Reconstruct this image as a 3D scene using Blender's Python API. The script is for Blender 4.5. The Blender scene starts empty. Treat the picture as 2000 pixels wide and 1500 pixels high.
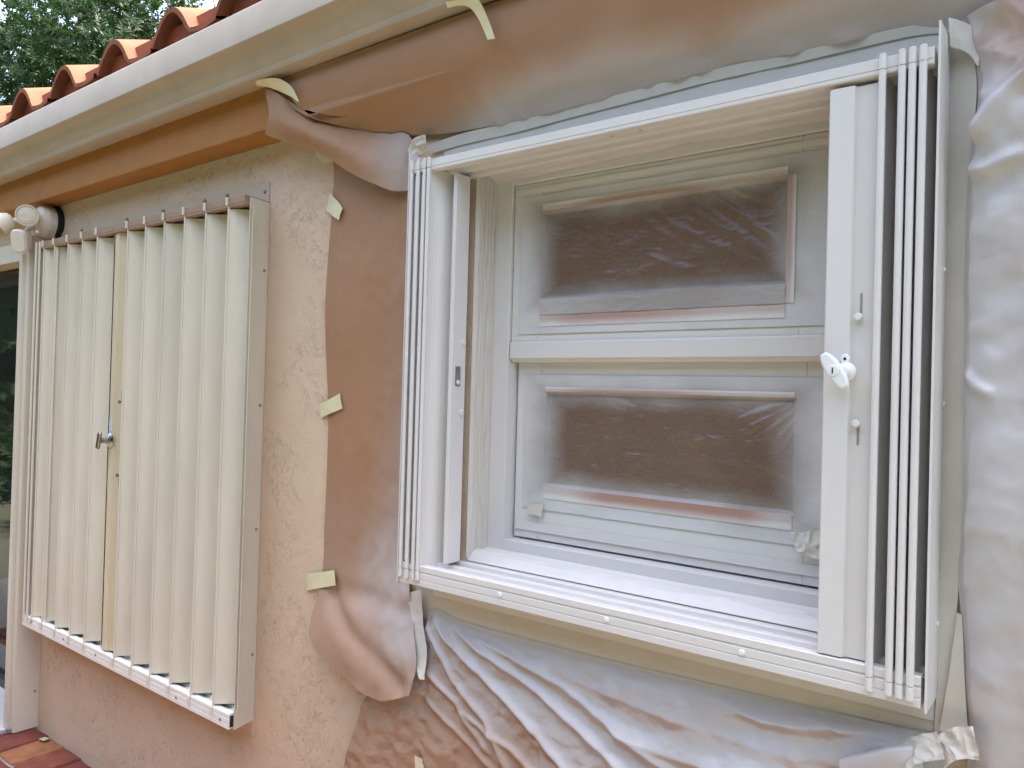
import bpy, bmesh, math, random
import numpy as np
from mathutils import Vector, Matrix, noise as mn

# ------------------------------------------------------------ camera, sky, sun, exposure
scn = bpy.context.scene
C = scn.collection
cam = bpy.data.objects.new('camera', bpy.data.cameras.new('camera'))
C.objects.link(cam)
cam.data.sensor_width = 36.0
cam.data.lens = 27.0
cam.data.clip_start = 0.05
cam.data.clip_end = 600
Rt, Dn, Fw = (0.7921, 0.6098, 0.0277), (0.0152, 0.0256, -0.9996), (-0.6102, 0.7922, 0.0110)
cam.matrix_world = Matrix(((Rt[0], -Dn[0], -Fw[0], 0.0), (Rt[1], -Dn[1], -Fw[1], -1.5117),
                           (Rt[2], -Dn[2], -Fw[2], 1.6), (0, 0, 0, 1)))
scn.camera = cam

SUN_EL, SUN_AZ = 77.0, 20.0          # the sun stands behind the house, so the wall is in open shade
w = bpy.data.worlds.new('World'); scn.world = w; w.use_nodes = True
nt = w.node_tree
bgn = nt.nodes['Background']
sk = nt.nodes.new('ShaderNodeTexSky'); sk.sky_type = 'NISHITA'; sk.sun_disc = False
sk.sun_elevation = math.radians(SUN_EL); sk.sun_rotation = math.radians(SUN_AZ)
sk.air_density = 1.2; sk.dust_density = 7.5; sk.ozone_density = 1.0
nt.links.new(sk.outputs[0], bgn.inputs[0]); bgn.inputs[1].default_value = 0.15
sl = bpy.data.lights.new('sun', 'SUN'); sl.energy = 2.0; sl.angle = math.radians(0.5); sl.color = (1, .95, .87)
so = bpy.data.objects.new('sun', sl); C.objects.link(so)
el, az = math.radians(SUN_EL), math.radians(SUN_AZ)
sd = Vector((math.sin(az) * math.cos(el), math.cos(az) * math.cos(el), math.sin(el)))
so.rotation_euler = sd.to_track_quat('Z', 'Y').to_euler(); so.location = sd * 30
scn.view_settings.view_transform = 'Standard'; scn.view_settings.look = 'None'
scn.view_settings.exposure = 2.52; scn.view_settings.gamma = 1.0
scn.view_settings.use_curve_mapping = False

random.seed(4)
rng = np.random.default_rng(7)

# ------------------------------------------------------------ materials
def mat(name, col, rough=.5, spec=.5, metal=0, var=.0, vscale=6., bump=0., bscale=40., bdist=.002, detail=4, attr=None, coat=None, streak=0, sub=None):
    m = bpy.data.materials.new(name); m.use_nodes = True
    n, l = m.node_tree.nodes, m.node_tree.links
    b = n['Principled BSDF']
    b.inputs['Roughness'].default_value = rough; b.inputs['Metallic'].default_value = metal
    b.inputs['Specular IOR Level'].default_value = spec
    b.inputs['Base Color'].default_value = (*col, 1)
    geo = n.new('ShaderNodeNewGeometry')
    last = None
    def mixc(fac, a, c):
        x = n.new('ShaderNodeMix'); x.data_type = 'RGBA'
        if isinstance(fac, float): x.inputs[0].default_value = fac
        else: l.new(fac, x.inputs[0])
        for k, v in ((6, a), (7, c)):
            if isinstance(v, tuple): x.inputs[k].default_value = (*v, 1)
            else: l.new(v, x.inputs[k])
        return x.outputs[2]
    if attr:      # sprayed-on paint, thick near the masked opening, thin away from it
        at = n.new('ShaderNodeAttribute'); at.attribute_name = 'spray'
        nz = n.new('ShaderNodeTexNoise'); nz.inputs['Scale'].default_value = 260; nz.inputs['Detail'].default_value = 3
        l.new(geo.outputs['Position'], nz.inputs['Vector'])
        ma = n.new('ShaderNodeMath'); ma.operation = 'MULTIPLY_ADD'; l.new(nz.outputs[0], ma.inputs[0]); ma.inputs[1].default_value = .22; ma.inputs[2].default_value = -.11
        ad = n.new('ShaderNodeMath'); ad.operation = 'ADD'; ad.use_clamp = True; l.new(at.outputs['Fac'], ad.inputs[0]); l.new(ma.outputs[0], ad.inputs[1])
        last = mixc(ad.outputs[0], col, attr)
    if var:
        nz = n.new('ShaderNodeTexNoise'); nz.inputs['Scale'].default_value = vscale; nz.inputs['Detail'].default_value = 6; nz.inputs['Roughness'].default_value = .65
        if streak:
            mp = n.new('ShaderNodeMapping'); mp.inputs['Scale'].default_value = (1, 1, streak); l.new(geo.outputs['Position'], mp.inputs[0]); l.new(mp.outputs[0], nz.inputs['Vector'])
        else: l.new(geo.outputs['Position'], nz.inputs['Vector'])
        r = n.new('ShaderNodeMapRange'); r.inputs[1].default_value = .3; r.inputs[2].default_value = .7
        r.inputs[3].default_value = 1 - var; r.inputs[4].default_value = 1 + var * .4
        l.new(nz.outputs[0], r.inputs[0])
        hs = n.new('ShaderNodeMix'); hs.data_type = 'RGBA'; hs.blend_type = 'MULTIPLY'; hs.inputs[0].default_value = 1
        if last is None: hs.inputs[6].default_value = (*col, 1)
        else: l.new(last, hs.inputs[6])
        l.new(r.outputs[0], hs.inputs[7]); last = hs.outputs[2]
    if last is not None: l.new(last, b.inputs['Base Color'])
    if bump:
        nz = n.new('ShaderNodeTexNoise'); nz.inputs['Scale'].default_value = bscale; nz.inputs['Detail'].default_value = detail
        l.new(geo.outputs['Position'], nz.inputs['Vector'])
        bp = n.new('ShaderNodeBump'); bp.inputs['Strength'].default_value = bump; bp.inputs['Distance'].default_value = bdist
        l.new(nz.outputs[0], bp.inputs['Height']); l.new(bp.outputs[0], b.inputs['Normal'])
    if coat: b.inputs['Coat Weight'].default_value = coat
    if sub: b.inputs['Subsurface Weight'].default_value = sub
    return m

PAINT = (.70, .67, .645)
SPRAY = (.53, .505, .505)
M = {}
M['paint'] = mat('fresh_white_paint', PAINT, .38, .45, var=.03, vscale=9, bump=.15, bscale=900, bdist=.0006)
M['cream'] = mat('aged_cream_enamel', (.655, .605, .495), .42, .45, var=.12, vscale=5, streak=.25, bump=.08, bscale=300, bdist=.0006)
M['yellow'] = mat('yellowed_cream_enamel', (.62, .54, .37), .5, .4, var=.1, vscale=12, streak=.15)
M['pink'] = mat('brown_pink_track', (.34, .235, .16), .6, .3, var=.15, vscale=20)  # upper track of the closed shutter, browner and darker than its leaves
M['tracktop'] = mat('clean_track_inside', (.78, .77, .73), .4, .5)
M['gutter'] = mat('gutter_enamel', (.45, .375, .285), .5, .35, var=.12, vscale=7, bump=.12, bscale=5, bdist=.006)
M['gutterlip'] = M['gutter']
M['beam'] = mat('ochre_painted_wood', (.39, .165, .038), .6, .3, var=.14, vscale=14, streak=2, bump=.25, bscale=90, bdist=.003)
M['tile'] = mat('terracotta', (.26, .10, .060), .85, .08, var=.25, vscale=9, bump=.4, bscale=120, bdist=.003)
M['tileclay'] = mat('clay_closure', (.33, .10, .055), .85, .2, var=.2, vscale=14, bump=.4, bscale=90)
M['deck'] = mat('roof_underlay', (.25, .10, .06), .9)
M['tape'] = mat('masking_tape_cream', (.72, .66, .42), .55, .3, var=.06, vscale=40, bump=.3, bscale=160, bdist=.0015)
M['kraft'] = mat('kraft_masking_paper', (.37, .205, .115), .6, .28, var=.06, vscale=7, attr=SPRAY, bump=.1, bscale=80, bdist=.0012)
M['silver'] = mat('sprayed_masking_paper', (.36, .215, .135), .36, .55, var=.04, vscale=7, attr=SPRAY, bump=.1, bscale=70, bdist=.0015)
M['painted_tape'] = mat('overpainted_tape', (.62, .575, .515), .5, .35, var=.06, vscale=16, bump=.2, bscale=60, bdist=.002)
M['film'] = mat('masking_film', (.165, .10, .068), .30, .5, attr=(.66, .65, .65), bump=.12, bscale=90, bdist=.0015, var=.1, vscale=6)
M['redtape'] = mat('red_tape', (.34, .13, .07), .42, .4, attr=(.68, .66, .64), bump=.2, bscale=90, bdist=.001)
M['black'] = mat('black_rubber_and_holes', (.015, .015, .017), .6, .3)
M['dark'] = mat('dark_bronze_frame', (.03, .027, .025), .4, .5)
M['glass'] = mat('dark_door_glass', (.012, .014, .014), .03, .6)
M['screw'] = mat('screw_steel', (.32, .30, .27), .45, .5, metal=.6)
M['rust'] = mat('tarnished_pin', (.20, .14, .09), .6, .4, metal=.3)
M['chrome'] = mat('tarnished_chrome', (.48, .48, .49), .25, .5, metal=1, var=.3, vscale=60)
M['plastic'] = mat('white_plastic', (.80, .80, .79), .3, .5)
M['lampw'] = mat('ivory_plastic', (.66, .60, .50), .45, .4)
M['lens'] = mat('lamp_lens', (.72, .68, .60), .12, .6)
M['bark'] = mat('bark', (.11, .085, .065), .9, .2, var=.3, vscale=20, bump=.6, bscale=30, bdist=.02)
M['redflower'] = mat('red_petal', (.5, .02, .02), .5)
M['soil'] = mat('lawn_and_soil', (.09, .10, .07), .9, .2, var=.2, vscale=2)
M['grout'] = mat('grey_mortar', (.30, .29, .28), .95, .1, var=.25, vscale=30, bump=.5, bscale=100)
M['room'] = mat('dim_interior', (.05, .04, .035), .9)

def brickmat(i, c):
    return mat('fired_brick_%d' % i, c, .8, .25, var=.35, vscale=16, bump=.5, bscale=70, bdist=.004)
BR = [brickmat(i, c) for i, c in enumerate([(.19, .058, .040), (.27, .115, .055), (.16, .046, .036), (.23, .085, .050), (.21, .066, .042)])]

def leafmat(name, a, b_):
    m = bpy.data.materials.new(name); m.use_nodes = True
    n, l = m.node_tree.nodes, m.node_tree.links
    b = n['Principled BSDF']; b.inputs['Roughness'].default_value = .5; b.inputs['Specular IOR Level'].default_value = .3
    g = n.new('ShaderNodeNewGeometry'); r = n.new('ShaderNodeValToRGB')
    r.color_ramp.elements[0].color = (*a, 1); r.color_ramp.elements[1].color = (*b_, 1)
    l.new(g.outputs['Random Per Island'], r.inputs[0]); l.new(r.outputs[0], b.inputs['Base Color'])
    t = n.new('ShaderNodeBsdfTranslucent'); l.new(r.outputs[0], t.inputs[0])
    mx = n.new('ShaderNodeMixShader'); mx.inputs[0].default_value = .35
    l.new(b.outputs[0], mx.inputs[1]); l.new(t.outputs[0], mx.inputs[2])
    l.new(mx.outputs[0], n['Material Output'].inputs[0])
    return m
M['leaf'] = leafmat('bright_leaf', (.010, .038, .009), (.035, .085, .018))
M['leafd'] = leafmat('olive_leaf', (.010, .026, .008), (.045, .060, .018))

def stucco():
    m = bpy.data.materials.new('peach_knockdown_stucco'); m.use_nodes = True
    n, l = m.node_tree.nodes, m.node_tree.links
    b = n['Principled BSDF']; b.inputs['Roughness'].default_value = .8; b.inputs['Specular IOR Level'].default_value = .25
    g = n.new('ShaderNodeNewGeometry')
    def nz(scale, det=5, rough=.55, dist=0):
        x = n.new('ShaderNodeTexNoise'); x.inputs['Scale'].default_value = scale; x.inputs['Detail'].default_value = det
        x.inputs['Roughness'].default_value = rough; x.inputs['Distortion'].default_value = dist
        l.new(g.outputs['Position'], x.inputs['Vector']); return x.outputs[0]
    def rng_(v, a, c, d=0., e=1.):
        r = n.new('ShaderNodeMapRange'); l.new(v, r.inputs[0])
        for k, q in zip((1, 2, 3, 4), (a, c, d, e)): r.inputs[k].default_value = q
        return r.outputs[0]
    def op(o, a, c):
        x = n.new('ShaderNodeMath'); x.operation = o
        for k, v in enumerate((a, c)):
            if isinstance(v, (int, float)): x.inputs[k].default_value = v
            else: l.new(v, x.inputs[k])
        return x.outputs[0]
    def band(v, c, wdt):                                  # thin torn trowel lines along a level of the noise
        return rng_(op('ABSOLUTE', op('SUBTRACT', v, c), 0), wdt, wdt * .35)
    zone = rng_(nz(4.5, 4, .6), .44, .60)
    zone2 = rng_(nz(26, 3), .46, .56)
    tears = op('MULTIPLY', band(nz(27, 5, .62, 1.3), .5, .020), op('MULTIPLY', zone, zone2))
    specks = op('MULTIPLY', rng_(nz(95, 3, .6, .8), .58, .66), op('ADD', op('MULTIPLY', rng_(nz(6, 4), .42, .6), .8), .2))
    flats = rng_(nz(16, 6, .6, .5), .42, .50)
    hh = op('ADD', op('MULTIPLY', tears, -1.0), op('MULTIPLY', specks, -.6))
    hh = op('ADD', hh, op('MULTIPLY', flats, .22))
    hh = op('ADD', hh, op('ADD', op('MULTIPLY', nz(150, 3), .16), op('MULTIPLY', nz(7, 2), .5)))
    bp = n.new('ShaderNodeBump'); bp.inputs['Strength'].default_value = .66; bp.inputs['Distance'].default_value = .005
    l.new(hh, bp.inputs['Height']); l.new(bp.outputs[0], b.inputs['Normal'])
    r = n.new('ShaderNodeValToRGB'); l.new(nz(4, 6), r.inputs[0])
    r.color_ramp.elements[0].position = .3; r.color_ramp.elements[0].color = (.645, .485, .345, 1)
    r.color_ramp.elements[1].position = .7; r.color_ramp.elements[1].color = (.675, .515, .375, 1)
    l.new(r.outputs[0], b.inputs['Base Color'])
    return m
M['stucco'] = stucco()

# ------------------------------------------------------------ mesh helpers
class MB:
    def __init__(s): s.v = []; s.f = []; s.attr = []
    def add(s, vs, fs, a=None):
        o = len(s.v); s.v += [tuple(p) for p in vs]; s.f += [tuple(i + o for i in f) for f in fs]
        s.attr += list(a) if a is not None else [1.0] * len(vs)
        return s
    def box(s, x0, x1, y0, y1, z0, z1):
        return s.add([(x, y, z) for x in (x0, x1) for y in (y0, y1) for z in (z0, z1)],
                     [(0, 1, 3, 2), (4, 6, 7, 5), (0, 4, 5, 1), (2, 3, 7, 6), (0, 2, 6, 4), (1, 5, 7, 3)])
    def prism(s, prof, axis, a, b):                      # closed profile swept along an axis
        n = len(prof)
        def P(p, t): return (t, p[0], p[1]) if axis == 'x' else (p[0], t, p[1]) if axis == 'y' else (p[0], p[1], t)
        vs = [P(p, a) for p in prof] + [P(p, b) for p in prof]
        fs = [(i, (i + 1) % n, n + (i + 1) % n, n + i) for i in range(n)] + [tuple(range(n))[::-1], tuple(range(n, 2 * n))]
        return s.add(vs, fs)
    def tube(s, a, b, r, n=12, r2=None):
        a, b = Vector(a), Vector(b); d = (b - a).normalized(); q = d.to_track_quat('Z', 'Y')
        r2 = r if r2 is None else r2
        vs = [a + q @ Vector((r * math.cos(t), r * math.sin(t), 0)) for t in [2 * math.pi * i / n for i in range(n)]]
        vs += [b + q @ Vector((r2 * math.cos(t), r2 * math.sin(t), 0)) for t in [2 * math.pi * i / n for i in range(n)]]
        fs = [(i, (i + 1) % n, n + (i + 1) % n, n + i) for i in range(n)] + [tuple(range(n))[::-1], tuple(range(n, 2 * n))]
        return s.add(vs, fs)
    def lathe(s, base, axis, prof, n=24):                # prof: (radius, distance along axis)
        base = Vector(base); q = Vector(axis).normalized().to_track_quat('Z', 'Y')
        vs = []; fs = []
        for r, h in prof:
            vs += [base + q @ Vector((r * math.cos(2 * math.pi * i / n), r * math.sin(2 * math.pi * i / n), h)) for i in range(n)]
        for k in range(len(prof) - 1):
            fs += [(k * n + i, k * n + (i + 1) % n, (k + 1) * n + (i + 1) % n, (k + 1) * n + i) for i in range(n)]
        fs += [tuple(range(n))[::-1], tuple(range((len(prof) - 1) * n, len(prof) * n))]
        return s.add(vs, fs)

def link(o, parent=None):
    C.objects.link(o)
    if parent: o.parent = parent
    return o
def root_loc(p):
    v = Vector((0, 0, 0))
    while p: v += p.location; p = p.parent
    return v
def obj(name, mb, m, parent=None, bevel=0, smooth=False, origin=None, solid=0):
    """link mb (world coordinates) as ONE mesh object whose origin sits on the thing"""
    me = bpy.data.meshes.new(name)
    base = root_loc(parent)
    a = np.array(mb.v)
    if origin is None: origin = (a.min(0) + a.max(0)) / 2; 
    origin = Vector(tuple(float(t) for t in origin))
    me.from_pydata([tuple(Vector(p) - origin) for p in mb.v], [], mb.f)
    me.materials.append(m)
    bm = bmesh.new(); bm.from_mesh(me); bmesh.ops.recalc_face_normals(bm, faces=bm.faces); bm.to_mesh(me); bm.free()
    at = me.attributes.new('spray', 'FLOAT', 'POINT'); at.data.foreach_set('value', [float(t) for t in mb.attr])
    if smooth:
        for p in me.polygons: p.use_smooth = True
        if smooth == 'angle': me.set_sharp_from_angle(angle=math.radians(32))
    o = bpy.data.objects.new(name, me)
    o.location = origin - base
    link(o, parent)
    if solid:
        s = o.modifiers.new('solid', 'SOLIDIFY'); s.thickness = solid; s.offset = 0
    if bevel:
        b = o.modifiers.new('bevel', 'BEVEL'); b.width = bevel; b.segments = 2; b.limit_method = 'ANGLE'; b.angle_limit = math.radians(40)
        b.harden_normals = False
    return o
def thing(name, label, cat, loc, group=None):
    o = bpy.data.objects.new(name, None); o.location = loc; o.empty_display_size = .05; link(o)
    o['label'] = label; o['category'] = cat
    if group: o['group'] = group
    return o
def tag(o, label, cat, group=None):
    o['label'] = label; o['category'] = cat
    if group: o['group'] = group
    return o
def rep(o, loc, parent):
    c = o.copy(); c.location = Vector(loc) - root_loc(parent); link(c, parent); return c

def smoothstep(a, b, x):
    t = np.clip((x - a) / (b - a), 0, 1); return t * t * (3 - 2 * t)
def resample(P, n):
    P = np.array(P, float); d = np.r_[0, np.cumsum(np.linalg.norm(np.diff(P, axis=0), axis=1))]
    # smooth (Catmull-Rom like) by cubic hermite on arc length
    t = np.linspace(0, d[-1], n)
    if len(P) < 3: return np.stack([np.interp(t, d, P[:, k]) for k in range(3)], 1)
    m = np.gradient(P, d, axis=0)
    i = np.clip(np.searchsorted(d, t, 'right') - 1, 0, len(P) - 2)
    h = (d[i + 1] - d[i]); s = ((t - d[i]) / h)[:, None]; h = h[:, None]
    return (2*s**3-3*s**2+1)*P[i] + (s**3-2*s**2+s)*h*m[i] + (-2*s**3+3*s**2)*P[i+1] + (s**3-s**2)*h*m[i+1]
def fbm(p, sc, oct=3):
    return mn.fractal(Vector(p) * sc, .9, 2.1, oct)
def crease(p, sc, seed=0):
    """sharp ridges like crumpled paper"""
    v = Vector((p[0] * sc + seed, p[1] * sc, p[2] * sc + seed * .37))
    return (1 - abs(mn.noise(v)) * 2.2) * .6 + (1 - abs(mn.noise(v * 2.3)) * 2.2) * .25
def crumple(G, f, seed, n=7, warp=.25):
    """straight sharp creases in many directions, fading in and out, as in handled paper"""
    r = np.random.default_rng(seed); X, Z = G[..., 0] + .35 * G[..., 1], G[..., 2] + .5 * G[..., 1]; H = np.zeros(X.shape)
    for k in range(n):
        a = r.uniform(0, math.pi); ff = f * r.uniform(.6, 1.6); u = X * math.cos(a) + Z * math.sin(a); v = -X * math.sin(a) + Z * math.cos(a)
        ph = u * ff + r.uniform(0, 9) + warp * np.sin(v * ff * 1.7 + r.uniform(0, 6)) + warp * .6 * np.sin(u * ff * .9 + v * ff * .63)
        tri = np.abs((ph % 1) - .5) * 2
        m = .5 + .5 * np.sin(v * ff * 1.1 + r.uniform(0, 6)) * np.sin(u * ff * .73 + r.uniform(0, 6))
        H += tri * m ** 1.5 * (f / ff)
    return H / n
def sheet(curves, nu, nv, disp=None, spray=None, lin=False):
    """sheet lofted through curves (all run the same way); disp(P,u,v)->offset towards the viewer (normal)"""
    R = np.array([resample(c, nu) for c in curves])       # nc,nu,3
    vv = np.linspace(0, 1, nv)
    if len(curves) == 2 or lin:
        tt = np.linspace(0, 1, len(curves)); G = np.empty((nv, nu, 3))
        for k in range(3):
            for u in range(nu): G[:, u, k] = np.interp(vv, tt, R[:, u, k])
    else:
        G = np.stack([resample_u(R[:, u], nv) for u in range(nu)], 1)
    if disp is not None:
        du = np.gradient(G, axis=1); dv = np.gradient(G, axis=0)
        N = np.cross(du, dv); N /= np.linalg.norm(N, axis=2, keepdims=True) + 1e-9
        if N[..., 1].mean() > 0: N = -N
        U, V = np.meshgrid(np.linspace(0, 1, nu), vv)
        D = disp(G, U, V); G = G + N * D[..., None]
    mb = MB()
    S = np.ones((nv, nu)) if spray is None else spray(G)
    idx = np.arange(nu * nv).reshape(nv, nu)
    F = np.stack([idx[:-1, :-1], idx[:-1, 1:], idx[1:, 1:], idx[1:, :-1]], -1).reshape(-1, 4)
    return mb.add(G.reshape(-1, 3).tolist(), F.tolist(), S.reshape(-1).tolist())
def resample_u(P, n):
    d = np.linspace(0, 1, len(P)); t = np.linspace(0, 1, n); m = np.gradient(P, d, axis=0)
    i = np.clip(np.searchsorted(d, t, 'right') - 1, 0, len(P) - 2); h = d[1]; s = ((t - d[i]) / h)[:, None]
    return (2*s**3-3*s**2+1)*P[i] + (s**3-2*s**2+s)*h*m[i] + (-2*s**3+3*s**2)*P[i+1] + (s**3-s**2)*h*m[i+1]
def nmap(G, fn):
    return np.array([fn(p) for p in G.reshape(-1, 3)]).reshape(G.shape[:2])
def seg_dist(X, Z, pl):
    """distance of grid points to a polyline in the wall plane, and position 0..1 along it"""
    best = np.full(X.shape, 1e9); tb = np.zeros(X.shape); sgn = np.zeros(X.shape)
    n = len(pl) - 1
    for i in range(n):
        a = np.array([pl[i][0], pl[i][2]]); b = np.array([pl[i+1][0], pl[i+1][2]]); d = b - a; L2 = d @ d
        t = np.clip(((X - a[0]) * d[0] + (Z - a[1]) * d[1]) / L2, 0, 1)
        ex, ez = X - a[0] - t * d[0], Z - a[1] - t * d[1]
        dd = np.hypot(ex, ez); k = dd < best
        best = np.where(k, dd, best); tb = np.where(k, (i + t) / n, tb)
    return best, tb
WIN = (-.83, .60, 1.65, .57)          # middle and half size of the sprayed opening
def wdist(G):
    dx = np.maximum(np.abs(G[..., 0] - WIN[0]) - WIN[1], 0); dz = np.maximum(np.abs(G[..., 2] - WIN[2]) - WIN[3], 0)
    return np.hypot(dx, dz)

# ------------------------------------------------------------ ground and brick paving
g = obj('ground', MB().add([(-150, -150, -.06), (150, -150, -.06), (150, 150, -.06), (-150, 150, -.06)], [(0, 1, 2, 3)]), M['soil']); g['kind'] = 'structure'
bx0, by0 = -6.44, -.0
pav = obj('brick_paving', MB().box(-7.0, 2.2, -1.3, -.001, -.055, -.012), M['grout']); pav['kind'] = 'structure'
def brick_mesh(k):
    mb = MB(); rr = random.Random(k); lx, ly = .150, .205
    n = 8
    prof = []
    P = [(-lx/2, -ly/2), (lx/2, -ly/2), (lx/2, ly/2), (-lx/2, ly/2)]
    ring = []
    for i in range(4):
        a, b = P[i], P[(i+1) % 4]
        for t in (0.04, .3, .6, .96):
            ring.append((a[0]+(b[0]-a[0])*t + rr.uniform(-.003, .003), a[1]+(b[1]-a[1])*t + rr.uniform(-.003, .003)))
    m = len(ring)
    vs = [(x, y, -.05) for x, y in ring] + [(x, y, -.006) for x, y in ring] + [(x*.94, y*.955, rr.uniform(-.001, .001)) for x, y in ring]
    fs = []
    for k2 in range(2): fs += [(k2*m+i, k2*m+(i+1) % m, (k2+1)*m+(i+1) % m, (k2+1)*m+i) for i in range(m)]
    fs.append(tuple(range(2*m, 3*m)))
    return mb.add(vs, fs)
protos = []
for k in range(5):
    o = obj('brick', brick_mesh(k), BR[k], pav, smooth=False, origin=(0, 0, 0)); protos.append(o)
cnt = 0
for r in range(6):
    for i in range(33):
        x = -5.54 + (i + (.35 if r % 2 else 0)) * .1595 - .02; y = -.108 - r * .214
        if cnt > 275 or x > -.4: break
        k = random.choice([0, 1, 2, 3, 4, 0, 2]) 
        if r == 0 and abs(x + 3.79) < .05: k = 2
        if r == 0 and abs(x + 3.63) < .05: k = 1
        if r == 0 and abs(x + 3.47) < .05: k = 0
        if cnt < 5 and False: pass
        o = protos[k].copy(); o.location = Vector((x, y, random.uniform(-.003, .002))) - root_loc(pav)
        o.rotation_euler = (random.uniform(-.01, .01), random.uniform(-.01, .01), random.uniform(-.012, .012)); link(o, pav); cnt += 1
for o in protos:      # the prototypes take their own places at the end of the first row
    i = protos.index(o); o.location = Vector((-5.70 - i * .1595, -.108, 0)) - root_loc(pav)
lf = MB(); 
lf.add([(0, 0, 0), (.018, .012, .006), (.042, .014, .003), (.055, 0, .008), (.04, -.016, .002), (.016, -.014, .006), (.028, 0, -.001)],
       [(0, 6, 1), (1, 6, 2), (2, 6, 3), (3, 6, 4), (4, 6, 5), (5, 6, 0)])
lo = obj('fallen_leaf', lf, mat('dry_leaf', (.36, .36, .20), .6), origin=(0, 0, 0)); lo.location = [(-3.7220,-0.0504,0.0040)][0]; lo.rotation_euler = (0, 0, .4)
tag(lo, 'small pale green fallen leaf lying on the brick paving', 'leaf')

# ------------------------------------------------------------ the house
house = thing('house', 'peach stucco house with terracotta tile roof, gutter and ochre fascia', 'house', (-2.5, 0, 0))
def wall_piece(mb, x0, x1, z0, z1, y0=0., y1=.2): mb.box(x0, x1, y0, y1, z0, z1)
wm = MB()
WX0, WX1, WZ0, WZ1 = -1.302, -.34, 1.158, 2.196
# one slab with a window opening and a door opening
xs = [-7.2, -6.3, -3.90, WX0, WX1, 2.6]; zs = [-.06, WZ0, 2.17, WZ1, 2.60]
def inside(x, z): return (WX0 < x < WX1 and WZ0 < z < WZ1) or (-6.3 < x < -3.90 and z < 2.17)
for y in (0, .2):
    for i in range(len(xs)-1):
        for j in range(len(zs)-1):
            if not inside((xs[i]+xs[i+1])/2, (zs[j]+zs[j+1])/2):
                wm.add([(xs[i], y, zs[j]), (xs[i+1], y, zs[j]), (xs[i+1], y, zs[j+1]), (xs[i], y, zs[j+1])], [(0, 1, 2, 3)])
for (x, z0, z1) in ((WX0, WZ0, WZ1), (WX1, WZ0, WZ1), (-6.3, -.06, 2.17), (-3.90, -.06, 2.17)):
    wm.add([(x, 0, z0), (x, .2, z0), (x, .2, z1), (x, 0, z1)], [(0, 1, 2, 3)])
for (z, x0, x1) in ((WZ0, WX0, WX1), (WZ1, WX0, WX1), (2.17, -6.3, -3.90)):
    wm.add([(x0, 0, z), (x1, 0, z), (x1, .2, z), (x0, .2, z)], [(0, 1, 2, 3)])
obj('wall', wm, M['stucco'], house)
em = MB(); em.box(-7.2, -7.0, .201, 7.6, -.06, 2.6); em.box(2.4, 2.6, .201, 7.6, -.06, 2.6); em.box(-6.99, 2.39, 7.4, 7.6, -.06, 2.6)
obj('wall', em, M['stucco'], house)
obj('interior_wall', MB().box(-6.99, 2.39, 2.2, 2.3, -.06, 2.6), M['room'], house)
obj('interior_floor', MB().box(-6.99, 2.39, .21, 2.19, -.055, -.02), M['room'], house)
obj('fascia', MB().box(-7.4, 2.8, -.10, -.002, 2.399, 2.70), M['beam'], house, bevel=.004)
# gutter: ogee front, folded lip
gp = [(-.1015, 2.70), (-.1015, 2.534), (-.160, 2.530), (-.166, 2.533), (-.170, 2.541), (-.170, 2.549), (-.176, 2.556), (-.184, 2.566), (-.190, 2.580), (-.199, 2.594), (-.214, 2.604), (-.228, 2.608),
      (-.231, 2.612), (-.2315, 2.700), (-.229, 2.7065), (-.2235, 2.708), (-.219, 2.705), (-.2195, 2.698), (-.2265, 2.697), (-.2265, 2.615), (-.213, 2.609), (-.196, 2.599), (-.186, 2.583),
      (-.180, 2.569), (-.165, 2.552), (-.160, 2.534), (-.106, 2.538), (-.106, 2.70)]
gm = MB().prism(gp, 'x', -7.45, 2.85)
obj('gutter', gm, M['gutter'], house, smooth='angle')
# roof with barrel tiles
SL = .36
roof = obj('roof', MB().add([(-7.4, -.12, 2.735), (2.8, -.12, 2.735), (2.8, 3.8, 2.735+3.92*SL), (-7.4, 3.8, 2.735+3.92*SL), (-7.4, 7.9, 2.75), (2.8, 7.9, 2.75)], [(0, 1, 2, 3), (3, 2, 5, 4)]), M['deck'], house)
PT = .4075
def tile_mesh():
    mb = MB(); nx = 26; L = .42; th = .017
    def zz(t):       # t 0..1 across one tile: barrel then pan
        return .100 * math.sin(math.pi * t / .60) ** .85 if t < .60 else -.010 * math.sin(math.pi * (t - .60) / .40)
    top, bot = [], []
    for y, dz in ((0, 0), (L, L * SL + .004)):
        for i in range(nx + 1):
            t = i / nx; top.append((t * (PT + .0), y, zz(t) + dz + th))
    for y, dz in ((0, 0), (L, L * SL + .004)):
        for i in range(nx + 1):
            t = i / nx
            s = (zz(min(t+.01, 1)) - zz(max(t-.01, 0))) / (.02 * PT); nrm = 1 / math.hypot(1, s)
            bot.append((t * PT + s * nrm * th * (1 if t < .6 else 0), y, zz(t) + dz + th - max(nrm, .3) * th))
    n = nx + 1; vs = top + bot; fs = []
    for i in range(nx):
        fs += [(i, i+1, n+i+1, n+i), (2*n+i, 3*n+i, 3*n+i+1, 2*n+i+1), (i, 2*n+i, 2*n+i+1, i+1)]
    return mb.add(vs, fs)
tp = obj('tile', tile_mesh(), M['tile'], roof, smooth='angle', origin=(0, 0, 0))
first = True
for c in range(4):
    for k in range(-9, 11):
        x = -2.52 - .125 + k * PT - 0; y = -.195 + c * .36
        if not (-7.4 < x < 2.4): continue
        loc = Vector((x + random.uniform(-.006, .006), y + random.uniform(-.008, .006), 2.748 + (y + .195) * SL + (.024 if c else 0) + random.uniform(-.003, .003)))
        o = tp if first else tp.copy(); o.location = loc - root_loc(roof); o.rotation_euler = (0, random.uniform(-.012, .012), random.uniform(-.01, .01))
        if not first: link(o, roof)
        first = False
cl = MB()
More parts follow.
